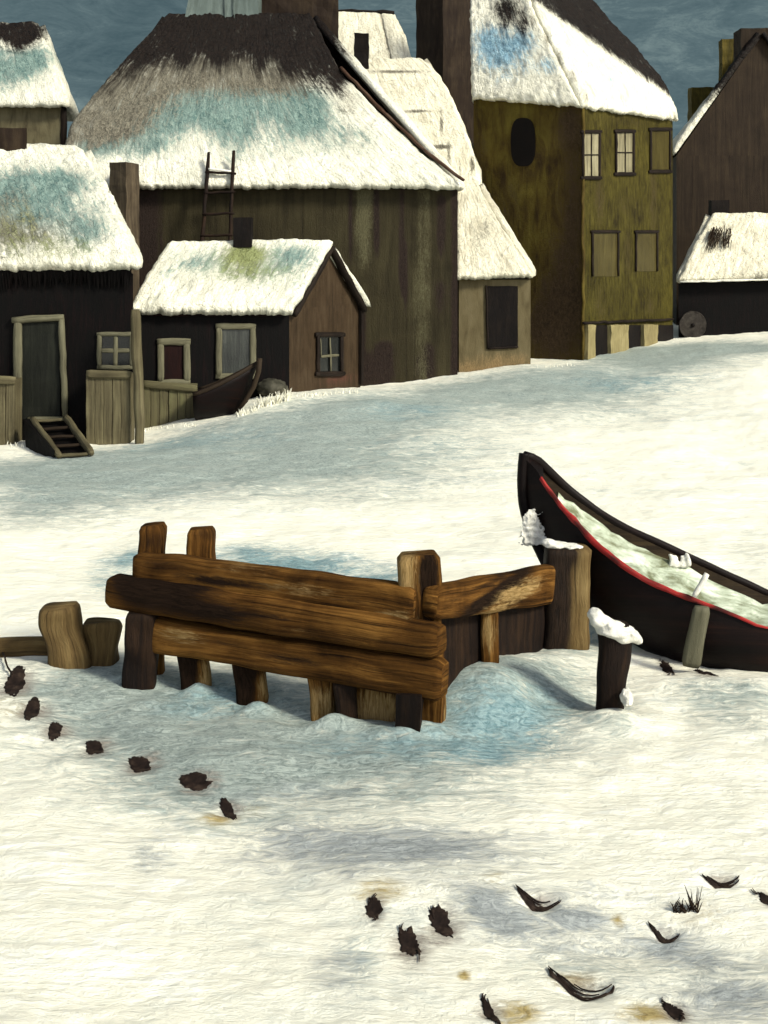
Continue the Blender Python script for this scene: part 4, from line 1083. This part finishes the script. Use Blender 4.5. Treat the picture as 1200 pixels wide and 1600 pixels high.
# ------------------------------------------------------------------ timber fence in the foreground
def fence():
    cn = at(665, 1000, 8.75); t = thing('timber_fence', 'heavy brown timber fence of stacked logs turning a corner in the snow', 'fence', V((cn.x, 8.75, gz(cn.x, 8.75))))
    def dp(px): return 9.72 - (px - 200) * (1.02 / 460)      # depth of the long run
    def log(name, pa, pb, h, mat, w=.15, out=0, sq=.86, amp=.018, h1=None, n=60, bl=(), pl=(), k=32):
        bm = newbm(); a = at(*pa, dp(pa[0]) - out); b = at(*pb, dp(pb[0]) - out)
        beam(bm, a, b, w, h, h1=h1, w1=w, n=n, k=k, sq=sq, amp=amp, ns=3.2)
        if bl: vat(bm, 'bare', blob_fn(bl, 9.2))
        if pl: vat(bm, 'pale', blob_fn(pl, 9.2))
        return obj(name, bm, mat, t, smooth=True)
    log('log', (214, 884), (652, 943), .225, M['wood'], h1=.255, bl=[(250, 900, 50, 7, .6), (330, 915, 60, 7, .8), (420, 912, 60, 6, .4), (520, 948, 60, 8, .9), (610, 962, 40, 6, .7), (560, 918, 50, 4, .4)], pl=[(480, 910, 60, 10, .4), (620, 930, 30, 10, .5), (380, 890, 60, 8, .3)])
    log('log', (174, 921), (690, 1002), .27, M['wood'], w=.2, out=.06, sq=.5, h1=.235, bl=[(195, 920, 40, 40, 1.1), (250, 945, 70, 26, 1.0), (340, 960, 70, 18, .8), (300, 925, 60, 6, .5), (460, 985, 70, 7, .7), (420, 950, 50, 5, .5), (570, 1012, 60, 7, .9), (640, 1020, 40, 6, .8), (520, 970, 50, 5, .5)], pl=[(600, 990, 40, 8, .4), (470, 965, 40, 6, .3)])
    log('log', (238, 990), (694, 1062), .24, M['wood'], w=.17, out=.05, sq=.85, h1=.26, bl=[(300, 980, 60, 8, .6), (350, 1005, 40, 5, .5), (460, 1015, 60, 6, .7), (560, 1045, 70, 6, .7), (420, 1035, 60, 5, .5), (640, 1045, 40, 5, .6)], pl=[(280, 1005, 40, 12, .5), (520, 1055, 40, 10, .4), (620, 1070, 50, 10, .4)])
    # dark boarding behind the logs closes the gaps
    bm = newbm(); k = V((.03, .05, 0)); o_ = V((.05, .10, 0))
    hexa(bm, [at(236, 1012, dp(236)) + o_, at(664, 1085, dp(664)) + o_, at(664, 1085, dp(664)) + o_ + k, at(236, 1012, dp(236)) + o_ + k],
         [at(236, 885, dp(236)) + o_, at(664, 945, dp(664)) + o_, at(664, 945, dp(664)) + o_ + k, at(236, 885, dp(236)) + o_ + k], .08)
    obj('back_board', bm, M['wood_dark'], t)
    # low boards by the corner with a square socket
    bm = newbm(); p0, p1 = dp(486) + .0, dp(684) - .01; k = V((.03, .10, 0))
    hexa(bm, [at(552, 1190, dp(552)), at(690, 1205, p1), at(690, 1205, p1) + k, at(552, 1190, dp(552)) + k], [at(552, 1060, dp(552)), at(690, 1085, p1), at(690, 1085, p1) + k, at(552, 1060, dp(552)) + k], .025)
    wobble(bm, .016, 4); vat(bm, 'pale', blob_fn([(600, 1100, 50, 30, .6), (575, 1125, 30, 20, .4)], 8.9)); vat(bm, 'bare', blob_fn([(560, 1072, 60, 5, .5)], 8.9)); obj('base_board', bm, M['wood'], t, smooth=False)
    bm = newbm(); k = V((.02, .08, 0)); d0, d1 = dp(618) - .19, dp(656) - .19
    hexa(bm, [at(617, 1150, d0), at(656, 1156, d1), at(656, 1156, d1) + k, at(617, 1150, d0) + k], [at(619, 1086, d0), at(657, 1088, d1), at(657, 1088, d1) + k, at(619, 1086, d0) + k], .02)
    wobble(bm, .012, 6); obj('socket', bm, M['wood_dark'], t)
    # posts: heads above the logs, feet below
    def post(pt, pb, w, dd, mat, wt=None, bare=(), pale=(), dep=.16, sq=.75, amp=.018):  # bare and pale also carry painted shade and light
        bm = newbm(); beam(bm, at(*pb, dd), at(*pt, dd), w * dd / F, dep, (wt or w) * dd / F, dep, up=V((0, 1, 0)), n=40, k=36, sq=sq, amp=amp, ns=5)
        if bare: vat(bm, 'bare', blob_fn(bare, dd - dep * .4))
        if pale: vat(bm, 'pale', blob_fn(pale, dd - dep * .4))
        return obj('post', bm, mat, t, smooth=True)
    post((238, 820), (236, 1100), 42, 9.86, M['wood'], bare=[(240, 845, 26, 22, .6)])
    post((314, 824), (316, 1000), 43, 9.68, M['wood'], bare=[(324, 835, 22, 14, .5)])
    post((222, 955), (216, 1130), 54, 9.56, M['wood_dark'], wt=50)
    post((298, 1000), (318, 1160), 46, dp(300) + .0, M['wood'], bare=[(292, 1048, 15, 45, 1.6), (300, 1020, 30, 12, .6)], pale=[(326, 1060, 12, 30, .7)])  # dark left and pale right: shade and light painted on the foot
    post((386, 1020), (408, 1190), 50, dp(388) + .0, M['wood'], bare=[(382, 1078, 16, 45, 1.6), (388, 1045, 30, 12, .6)], pale=[(416, 1080, 12, 30, .7)])  # shaded left and lit right side painted on, like its neighbour
    post((503, 1040), (509, 1200), 42, dp(503) - .02, M['wood'], pale=[(505, 1100, 24, 30, .7)])
    post((540, 1060), (541, 1200), 36, dp(540) - .05, M['wood_dark'])
    # the corner post, split down its face
    post((653, 864), (668, 1210), 68, 8.80, M['wood'], dep=.20, wt=68, bare=[(670, 895, 13, 30, 1.6), (667, 935, 8, 36, 1.2), (670, 965, 6, 36, .8), (648, 1010, 5, 60, .7), (676, 1030, 5, 50, .5)], pale=[(634, 895, 13, 50, 1.3), (686, 1110, 14, 60, .9), (655, 985, 26, 24, .7)])
    # short return towards the boat
    def dr(px): return 8.78 + (px - 690) * (1.5 / 180)
    bm = newbm(); beam(bm, at(672, 942, dr(675)), at(858, 912, dr(858)), .14, .235, w1=.14, h1=.31, n=40, k=32, sq=.8, amp=.014, ns=3)
    vat(bm, 'bare', blob_fn([(770, 918, 55, 8, 1.4), (805, 906, 40, 6, 1.0), (735, 928, 34, 5, .9), (760, 895, 90, 4, .6)], 9.5)); vat(bm, 'pale', blob_fn([(740, 945, 60, 12, .7), (815, 930, 40, 16, .8)], 9.5))
    obj('rail', bm, M['wood'], t, smooth=True)
    bm = newbm(); k = V((0, .06, 0)); p0, p1 = dr(690) + .10, dr(852) + .10
    hexa(bm, [at(680, 1080, p0), at(855, 1050, p1), at(855, 1050, p1) + k, at(680, 1080, p0) + k], [at(680, 955, p0), at(855, 930, p1), at(855, 930, p1) + k, at(680, 955, p0) + k], .05)
    wobble(bm, .015, 4); obj('back_board', bm, M['wood_dark'], t)
    post((764, 950), (764, 1070), 28, dr(764), M['wood'], pale=[(764, 985, 14, 30, .6)], amp=.012)
    post((886, 852), (882, 1070), 72, 10.28, M['wood_old'], dep=.30, wt=72, bare=[(862, 930, 22, 130, 2.6), (874, 862, 24, 22, 1.4)])  # left half painted dark as its shaded side
    bm = newbm()
    for (px, py, rx, ry, rz) in ((872, 851, .10, .10, .022), (892, 853, .08, .09, .018), (858, 848, .06, .08, .03), (906, 855, .03, .05, .014)):
        l = lump('x', None, at(px, py, 10.24), rx, ry, rz, .4, 4, sub=3)
        me = bpy.data.meshes.new('tmp'); l.to_mesh(me); l.free(); bm.from_mesh(me); bpy.data.meshes.remove(me)
    obj('snow', bm, M['frost'], t, smooth=True, weld=False, remesh=.01)
fence()

def loose_post(name, label, cat, pt, pb, w, dd, mat, dep=.16, wt=None, bare=(), group=None):
    bm = newbm(); beam(bm, at(*pb, dd), at(*pt, dd), w * dd / F, dep, (wt or w) * dd / F, dep, up=V((0, 1, 0)), n=30, k=28, sq=.7, amp=.04, ns=4.5)
    if bare: vat(bm, 'bare', blob_fn(bare, dd))
    return tag(obj(name, bm, mat, None, loc=on_ground(pb[0], min(pb[1], 1590) - 45), smooth=True), label, cat, group)
loose_post('wooden_stump', 'thick pale wooden stump left of the log fence', 'stump', (93, 946), (116, 1090), 68, 9.95, M['wood_old'], wt=64, dep=.24)
loose_post('wooden_stump', 'short mossy stump squeezed between the pale stump and the log fence', 'stump', (160, 972), (158, 1085), 56, 10.05, M['wood_old'], wt=54, dep=.2)
bm = newbm(); beam(bm, at(-60, 1016, 10.25), at(80, 1014, 10.25), .12, .19, n=16, k=14, sq=.7, amp=.014); 
tag(obj('wooden_plank', bm, M['wood_old'], None, loc=on_ground(20, 1035), smooth=True), 'pale plank on edge in the snow at the left photo edge', 'plank')

def snow_post():
    g = on_ground(958, 1118)
    t = thing('mooring_post', 'dark round post with a snow cap standing in front of the black boat', 'post', g)
    bm = newbm(); d = 8.95
    beam(bm, at(950, 1150, d), at(962, 975, d), .20, .2, .25, .22, up=V((0, 1, 0)), n=24, k=16, sq=.3, amp=.025)
    obj('trunk', bm, M['wood_dark'], t, smooth=True)
    bm = newbm()
    for (px, py, rx, ry, rz) in ((962, 986, .135, .13, .045), (940, 972, .075, .09, .05), (930, 960, .055, .06, .045), (985, 993, .07, .09, .035), (955, 980, .09, .1, .05), (996, 1000, .04, .05, .03), (972, 996, .08, .1, .04)):
        l = lump('x', None, at(px, py, d - .02), rx, ry, rz, .22, 3)
        me = bpy.data.meshes.new('tmp'); l.to_mesh(me); l.free(); bm.from_mesh(me); bpy.data.meshes.remove(me)
    for i in range(26):
        px = random.uniform(924, 1000); a = at(px, 960 + (px - 924) * .5 + random.uniform(-4, 10), d - random.uniform(.05, .13))
        beam(bm, a, a + V((random.uniform(-.04, .04), random.uniform(-.03, .0), random.uniform(-.03, .035))), .022, .02, .012, .012, n=1, k=5, sq=0)
    obj('snow_cap', bm, M['frost'], t, smooth=True, weld=False, remesh=.014)
    bm = lump('s', None, at(979, 1090, 8.80), .042, .06, .06, .22, 3); obj('snow_patch', bm, M['frost'], t, smooth=True)
snow_post()

# ------------------------------------------------------------------ the black boat
def boat():
    near = [(817, 716, 10.85), (834, 727, 10.8), (850, 753, 10.72), (867, 778, 10.6), (902, 819, 10.42), (944, 861, 10.25), (990, 896, 10.1), (1032, 917, 10.0), (1088, 938, 9.9), (1137, 956, 9.82), (1193, 980, 9.74)]
    far = [(820, 711, 10.9), (838, 716, 10.95), (850, 728, 11.0), (885, 763, 11.05), (930, 798, 11.05), (976, 826, 11.0), (1018, 844, 10.95), (1077, 872, 10.9), (1130, 896, 10.85), (1200, 928, 10.8)]
    keel = [(816, 735, 10.88), (817, 760, 10.88), (820, 795, 10.87), (840, 850, 10.83), (868, 905, 10.72), (905, 950, 10.58), (950, 985, 10.45), (1000, 1012, 10.35), (1060, 1048, 10.2), (1112, 1064, 10.1), (1190, 1085, 10.05)]
    n = 40
    nn = [at(*p) for p in near]; ff = [at(*p) for p in far]; kk = [at(*p) for p in keel]
    def smoothp(pts, m=4):
        for _ in range(2):
            q = [pts[0]]
            for a, b in zip(pts, pts[1:]): q += [a.lerp(b, .25), a.lerp(b, .75)]
            q.append(pts[-1]); pts = q
        return pts
    nn, ff, kk = smoothp(nn), smoothp(ff), smoothp(kk)
    # carry the boat on out of the picture to a transom
    dn = V((.62, -.22, -.02)); 
    for i in range(1, 7):
        nn.append(nn[-1] + V((.42, -.12 + .05 * i, .0 + .012 * i))); ff.append(ff[-1] + V((.42, -.10 - .015 * i, -.01 + .02 * i))); kk.append(kk[-1] + V((.42, -.10 + .02 * i, .015 * i)))
    st = []; N_ = 64
    for j in range(N_ + 1):
        f = j / N_
        a, b, c = polyl(nn, f), polyl(ff, f), polyl(kk, f)
        row = []
        for m in range(9):
            q = m / 8; p = a.lerp(c, q); bulge = math.sin(q * math.pi) * .13 * min(1, f * 3)
            row.append(p + V((-.25, -1, -.15)).normalized() * bulge)
        for m in range(1, 9):
            q = m / 8; p = c.lerp(b, q); bulge = math.sin(q * math.pi) * .13 * min(1, f * 3)
            row.append(p + V((.25, 1, -.15)).normalized() * bulge)
        st.append(row)
    g = on_ground(1060, 1045)
    t = thing('rowing_boat', 'long black rowing boat with red gunwale and snow inside, bow raised', 'boat', g)
    bm = newbm(); vs = loft(bm, st); bm.faces.new(vs[-1]); 
    hull = obj('hull', bm, M['hull'], t, smooth=True)
    # inside skin, shrunk towards the keel line
    bm = newbm(); ins = []
    for row in st[3:]:
        c = sum(row, V()) / len(row)
        ins.append([p.lerp(c, .07) + V((0, 0, .012)) for p in row])
    loft(bm, ins); obj('inside', bm, M['hull_in'], t, smooth=True)
    # snow lying in the boat
    bm = newbm(); sn = []
    for j, row in enumerate(st[6:-2]):
        f = (j + 6) / N_
        a, b = row[0], row[-1]
        lo_ = row[1].lerp(row[0], .35); hi = row[-1].lerp(row[-3], .40 if f > .12 else .66)
        r = []
        for m in range(11):
            q = m / 10; p = lo_.lerp(hi, .04 + .92 * q)
            p = p + V((0, 0, -.09 * math.sin(q * math.pi) + .03 * nz(p, 4) + .02 * nz(p, 11))); r.append(p)
        sn.append(r)
    loft(bm, sn); obj('snow', bm, M['boat_snow'], t, smooth=True)
    # gunwales
    pts = [r[0] for r in st]
    i0 = min(range(len(pts)), key=lambda i: abs(X0 + pts[i].x * F / pts[i].y - 848))
    i1 = min(range(len(pts)), key=lambda i: abs(X0 + pts[i].x * F / pts[i].y - 1262))
    bm = newbm(); sweep(bm, [p + V((-.005, -.012, .0)) for p in pts[i0:i1]], lambda t: (.009 + .024 * math.sin(min(1, .2 + t * .95) * math.pi) ** .7) * (1 + .35 * nz((t * 30, 1, 1), 1)), lambda t: (.016 + .034 * math.sin(min(1, .18 + t * .9) * math.pi) ** .8) * (1 + .4 * nz((t * 24, 5, 1), 1)), amp=.009, ns=9)
    vat(bm, 'bare', lambda p: .25 + .85 * nz(p, 7))
    obj('gunwale', bm, M['red'], t, smooth=True, weld=False)
    bm = newbm(); sweep(bm, [r[-1] for r in st], .06, .075, amp=.008, ns=4)
    obj('gunwale', bm, M['hull'], t, smooth=True, weld=False)
    sp = [at(819, 709, 10.87), at(816, 740, 10.87), at(817, 795, 10.87), at(838, 850, 10.83), at(866, 905, 10.72)]
    for _ in range(2):
        q_ = [sp[0]]
        for a, b in zip(sp, sp[1:]): q_ += [a.lerp(b, .25), a.lerp(b, .75)]
        sp = q_ + [sp[-1]]
    bm = newbm(); sweep(bm, sp, .09, .08, amp=.006, up=V((0, -1, 0))); obj('stem', bm, M['hull'], t, smooth=True, weld=False)
    bm = newbm(); a = at(819, 712, 10.86); b_ = at(852, 752, 10.72)
    hexa(bm, [at(822, 760, 10.86), at(852, 770, 10.74), at(846, 738, 10.98), at(824, 745, 10.92)], [at(818, 713, 10.86), at(850, 752, 10.73), at(848, 726, 11.0), at(824, 710, 10.92)], .05)
    obj('breast_hook', bm, M['hull'], t, smooth=True)
    # red stripe low on the hull
    # lath hanging over the side, thole pins and a snow clod on the far rail
    bm = newbm(); beam(bm, at(1097, 948, 9.70), at(1079, 1042, 9.80), .13, .04, .15, .04, up=V((0, -1, .2)), n=12, k=8, amp=.01); obj('fender_lath', bm, M['rib'], t, smooth=True)
    bm = newbm(); beam(bm, at(1083, 932, 9.86), at(1104, 896, 9.86), .05, .04, .06, .045, n=6, k=7, sq=.2, amp=.01); obj('thole_pin', bm, M['frost'], t, smooth=True)
    bm = newbm()
    for dx, h0 in ((1049, 0), (1058, 3), (1067, 2), (1075, -2)):
        beam(bm, at(dx, 886 + h0, 10.80), at(dx - 2, 864 + h0, 10.82), .065, .06, .035, .035, n=6, k=7, sq=.1, amp=.02, ns=12)
    obj('snow_clod', bm, M['frost'], t, smooth=True, weld=False, remesh=.013)
    # frost clinging to the stem
    bm = newbm()
    for i in range(520):
        f = random.random(); cx = 829 + 10 * f ** 2; cy = 803 + 48 * f
        px = cx + random.gauss(0, 1) * (4 + 9 * f); py = cy + random.gauss(0, 4)
        a = at(px, py, 10.70); l = random.uniform(.015, .05)
        b = a + V((random.uniform(-1, 1), random.uniform(-.8, .1), random.uniform(-.3, 1))) * l
        beam(bm, a, b, .016, .016, .008, .008, n=1, k=5, sq=0)
    for i in range(60):
        f = random.random(); c = at(829 + 12 * f * f + random.gauss(0, 1) * (3 + 8 * f), 806 + 44 * f, 10.74)
        l = lump('x', None, c, .035, .03, .03, .4, 6, sub=2)
        me = bpy.data.meshes.new('tmp'); l.to_mesh(me); l.free(); bm.from_mesh(me); bpy.data.meshes.remove(me)
    obj('frost', bm, M['frost'], t, weld=False, smooth=True, remesh=.0085)
boat()

# ------------------------------------------------------------------ dark prints and litter in the near snow
def print_mesh(px, py, a, b, rot, seed, ragged=.28):
    bm = newbm(); r0 = math.radians(rot); n = 72; cz_ = on_ground(px, py)
    cen = None; rings = []
    for k in range(1, 6):
        q = k / 5; ring = []
        for i in range(n):
            th = 2 * math.pi * i / n
            rr = 1 + ragged * (mn.noise(V((math.cos(th) * 1.6 + seed * 3.1, math.sin(th) * 1.6, seed))) + .35 * mn.noise(V((math.cos(th) * 14 + seed, math.sin(th) * 14, seed * 4.))) + .8 * mn.noise(V((math.cos(th) * 6 + seed, math.sin(th) * 6, seed * 2.))))
            taper = 1 - .35 * max(0, math.cos(th))
            x = math.cos(th) * a * q * rr; y = math.sin(th) * b * q * rr * taper
            ix = px + x * math.cos(r0) - y * math.sin(r0); iy = py + x * math.sin(r0) + y * math.cos(r0)
            d = cz_.y; X = cz_.x + (ix - px) * d / F; Yw = cz_.y - (iy - py) * d * d / (F * H)
            z = gz(X, Yw) + .0055 + .002 * mn.noise(V((X * 30, Yw * 30, seed))) - (.025 if k == 5 else 0)
            ring.append(bm.verts.new((X, Yw, z)))
        rings.append(ring)
    c = bm.verts.new((cz_.x, cz_.y, gz(cz_.x, cz_.y) + .006))
    for i in range(n):
        bm.faces.new((c, rings[0][i], rings[0][(i + 1) % n]))
        for k in range(4): bm.faces.new((rings[k][i], rings[k + 1][i], rings[k + 1][(i + 1) % n], rings[k][(i + 1) % n]))
    for m in range(0 if seed < 20 else 5):
        th = random.choice((0, math.pi)) + random.gauss(0, .35); q0 = random.uniform(.5, .9); q1 = q0 + random.uniform(.2, .6); pts = []
        for k in range(4):
            q = q0 + (q1 - q0) * k / 3; x = math.cos(th + .15 * k) * a * q; y = math.sin(th + .15 * k) * b * q
            X = cz_.x + (x * math.cos(r0) - y * math.sin(r0)) * cz_.y / F; Yw = cz_.y - (x * math.sin(r0) + y * math.cos(r0)) * cz_.y ** 2 / (F * H)
            pts.append(V((X, Yw, gz(X, Yw) + .007)))
        sweep(bm, pts, lambda t: .008 - .005 * t, .006, k=5, sq=0)
    return bm, cz_
names = ['first', 'next', 'third']
tl = ['dark footprint at the left photo edge, topmost of the curving trail', 'broad black footprint second from the top of the trail at left',
      'narrow dark footprint third from the top of the curving trail', 'small black footprint fourth down the trail, just before it turns right',
      'dark footprint fifth down the trail, below the log fence\'s left stumps', 'dark oval footprint sixth down the trail, where the trail runs right',
      'wide flat dark footprint next to last in the trail', 'thin dark footprint beside the ochre stain, last of the trail']
for i, ((px, py, a, b, r), lb) in enumerate(zip(trail, tl)):
    bm, c = print_mesh(px, py, a * 1.12, b * 1.25, r, i + 1.3)
    tag(obj('footprint', bm, M['mud'], None, loc=c, smooth=True), lb, 'footprint', 'trail of dark footprints at left')
sl = ['small faint dark mark, leftmost of three in the lower middle snow', 'large dark brown mark, lowest of three in the lower middle snow', 'grey brushed mark, rightmost of three in the lower middle snow',
      'dark clod beside the ochre patch at the bottom right edge', 'black stick-like clod at the bottom photo edge left of an ochre patch', 'dark clod cut by the right photo edge in the near snow',
      'flat dark stone under the boat hull, right of the other', 'small dark stone under the boat hull next to the snow-capped post']
for i, ((px, py, a, b, r), lb) in enumerate(zip(strays, sl)):
    bm, c = print_mesh(px, py, a * 1.1, b * 1.2, r, i + 20.7, .42)
    nm = 'footprint' if i < 3 else ('stone' if i > 5 else 'mud_clod')
    tag(obj(nm, bm, M['mud'], None, loc=c, smooth=True), lb, nm.replace('mud_', ''), 'dark marks in the near snow' if i < 6 else None)
cl = ['curved dark footprint rim above the grey snow hollow at lower right', 'upturned dark crescent highest in the lower right snow', 'small dark crescent in the grey patch at lower right', 'largest dark crescent footprint, low in the right foreground']
for i, ((px, py, a, b, r), lb) in enumerate(zip(curls, cl)):
    bm = newbm(); c = on_ground(px, py); d = c.y; r0 = math.radians(r)
    def gp(x, y, h=.006):
        ix = x * math.cos(r0) - y * math.sin(r0); iy = x * math.sin(r0) + y * math.cos(r0)
        X = c.x + ix * d / F; Yw = c.y - iy * d * d / (F * H); return V((X, Yw, gz(X, Yw) + h))
    # a torn crescent of mud: thick towards its left horn, drawn out to a thin tail
    n = 40; top, bot, bas = [], [], []
    for k in range(n + 1):
        q = k / n; th = math.pi * (1 - q); x = math.cos(th) * a
        big = i == 3
        wd = b * ((.62 * math.exp(-((q - .10) / .11) ** 2) + .50 * math.exp(-((q - .90) / .07) ** 2) + .10) if big else (.62 * math.sin(math.pi * min(1, q * 1.35)) ** .8 + .06 if q < .74 else .06 + .2 * (1 - q)))
        wd *= (1 + .6 * mn.noise(V((q * 14, i * 3.0, 1))) + .4 * mn.noise(V((q * 33, i * 3.0, 5)))) * min(1, k / 3 + .1) * min(1, (n - k) / 3 + .1)
        y = math.sin(th) * b * .95 - b * .35
        bot.append(bm.verts.new(gp(x, y + wd * .35, .004))); top.append(bm.verts.new(gp(x, y - wd * .65, .003)))
        bas.append(bm.verts.new(gp(x, y - wd * .1, .012 + .006 * mn.noise(V((q * 20, i, 2))))))
    for k in range(n):
        bm.faces.new((bot[k], bot[k + 1], bas[k + 1], bas[k])); bm.faces.new((bas[k], bas[k + 1], top[k + 1], top[k]))
    for s_ in range(9):
        q0 = random.uniform(0, .5); q1 = q0 + random.uniform(.2, .5); sh = random.uniform(-.55, .15)
        pts = [gp(math.cos(math.pi * (1 - q)) * a * 1.04, math.sin(math.pi * (1 - q)) * b * .95 - b * .35 + b * sh, .009) for q in [q0 + (q1 - q0) * m / 6 for m in range(7)]]
        sweep(bm, pts, lambda t: .003 + .006 * math.sin(t * math.pi), .006, k=5, sq=0)
    tag(obj('footprint', bm, M['mud'], None, loc=c, weld=False, smooth=True), lb, 'footprint', 'crescent footprints in the near snow')
bm = newbm(); c = on_ground(1075, 1422)
for i in range(46):
    px = 1050 + random.random() * 42; g = on_ground(px, 1424 + random.uniform(-4, 3)); h = random.uniform(.02, .06) + (.07 if px > 1082 and random.random() < .4 else 0)
    beam(bm, g, g + V((random.uniform(-.05, .05), random.uniform(-.02, .02), h)), .009, .009, .003, .003, n=2, k=4, sq=0)
tag(obj('grass_tuft', bm, M['straw'], None, loc=c, weld=False), 'tuft of thin dark grass poking through the lower right snow', 'grass')
bm = newbm(); pts = [at(2, 1010, 9.2), at(9, 1036, 9.1), at(14, 1050, 9.0), at(22, 1062, 8.9)]
pts = [on_ground(px, py) + V((0, 0, .03)) for px, py in ((2, 1020), (8, 1035), (12, 1048), (20, 1060))]
for a, b in zip(pts, pts[1:]): beam(bm, a, b, .016, .016, .014, .014, n=4, k=6, sq=0, amp=.004)
tag(obj('twig', bm, M['mud'], None, loc=pts[0], weld=False), 'thin dark twig between the two topmost footprints at the left edge', 'twig')

# ------------------------------------------------------------------ sky backdrop, light, camera
def sky():
    m = bpy.data.materials.new('slate_sky'); m.use_nodes = True; nt = m.node_tree; nt.nodes.clear()
    out = nt.nodes.new('ShaderNodeOutputMaterial'); em = nt.nodes.new('ShaderNodeEmission')
    ob = nt.nodes.new('ShaderNodeTexCoord').outputs['Object']
    a = noise_tex(nt, ob, (.05, .05, .13), 7, .72, 1.4); b = noise_tex(nt, ob, (.010, .010, .014), 3, .5, .5); c = noise_tex(nt, ob, (.22, .22, .9), 7, .78, 1.6)
    f = math_n(nt, 'ADD', math_n(nt, 'MULTIPLY', a, .45), math_n(nt, 'ADD', math_n(nt, 'MULTIPLY', b, .35), math_n(nt, 'MULTIPLY', c, .2)))
    col = ramp(nt, maprange(nt, f, .36, .66), [lin(68, 89, 96), lin(92, 112, 117), lin(132, 151, 150)])
    nt.links.new(col, em.inputs['Color']); em.inputs['Strength'].default_value = 1.0 / SKYDIV
    nt.links.new(em.outputs[0], out.inputs[0])
    bm = bmesh.new(); R = 330; n = 48; rows = 12; g = []
    for j in range(rows + 1):
        e = math.radians(-3 + 63 * j / rows)
        g.append([bm.verts.new((R * math.cos(e) * math.sin(az), R * math.cos(e) * math.cos(az), R * math.sin(e))) for az in [math.radians(-85 + 170 * i / n) for i in range(n + 1)]])
    for j in range(rows):
        for i in range(n): bm.faces.new((g[j][i], g[j + 1][i], g[j + 1][i + 1], g[j][i + 1]))
    me = bpy.data.meshes.new('sky'); bm.to_mesh(me); bm.free(); me.materials.append(m)
    for p in me.polygons: p.use_smooth = True
    o = bpy.data.objects.new('sky', me); C.objects.link(o); o['kind'] = 'structure'; o['label'] = 'slate-blue winter sky'

sc = bpy.context.scene
EXPO = .95
SKYDIV = 2 ** EXPO
sky()
S = V((.66, -.50, .58)).normalized()
el = math.asin(S.z); azm = math.atan2(S.x, S.y)
sl_ = bpy.data.lights.new('sun', 'SUN'); sl_.energy = 2.9; sl_.angle = math.radians(11); sl_.color = (1.0, .955, .80)
so = bpy.data.objects.new('sun', sl_); C.objects.link(so); so.rotation_euler = S.to_track_quat('Z', 'Y').to_euler(); so.location = (20, -20, 30)
w = bpy.data.worlds.new('World'); sc.world = w; w.use_nodes = True; nt = w.node_tree
sk = nt.nodes.new('ShaderNodeTexSky'); sk.sky_type = 'NISHITA'; sk.sun_disc = False; sk.sun_elevation = el; sk.sun_rotation = azm
hs = nt.nodes.new('ShaderNodeHueSaturation'); hs.inputs['Saturation'].default_value = .45
nt.links.new(sk.outputs[0], hs.inputs['Color']); nt.links.new(hs.outputs[0], nt.nodes['Background'].inputs['Color']); nt.nodes['Background'].inputs['Strength'].default_value = .11
cam = bpy.data.cameras.new('camera'); co = bpy.data.objects.new('camera', cam); C.objects.link(co)
co.location = (0, 0, H); co.rotation_euler = (math.radians(90), 0, 0)
cam.sensor_width = 36; cam.lens = 36 * F / 1600; cam.shift_y = -(800 - Y0) / 1600; cam.clip_end = 1000; cam.clip_start = .1
sc.camera = co
vs = sc.view_settings; vs.view_transform = 'Standard'; vs.look = 'None'; vs.exposure = EXPO; vs.gamma = 1
for o in bpy.data.objects:
    if '_o' in o: del o['_o']
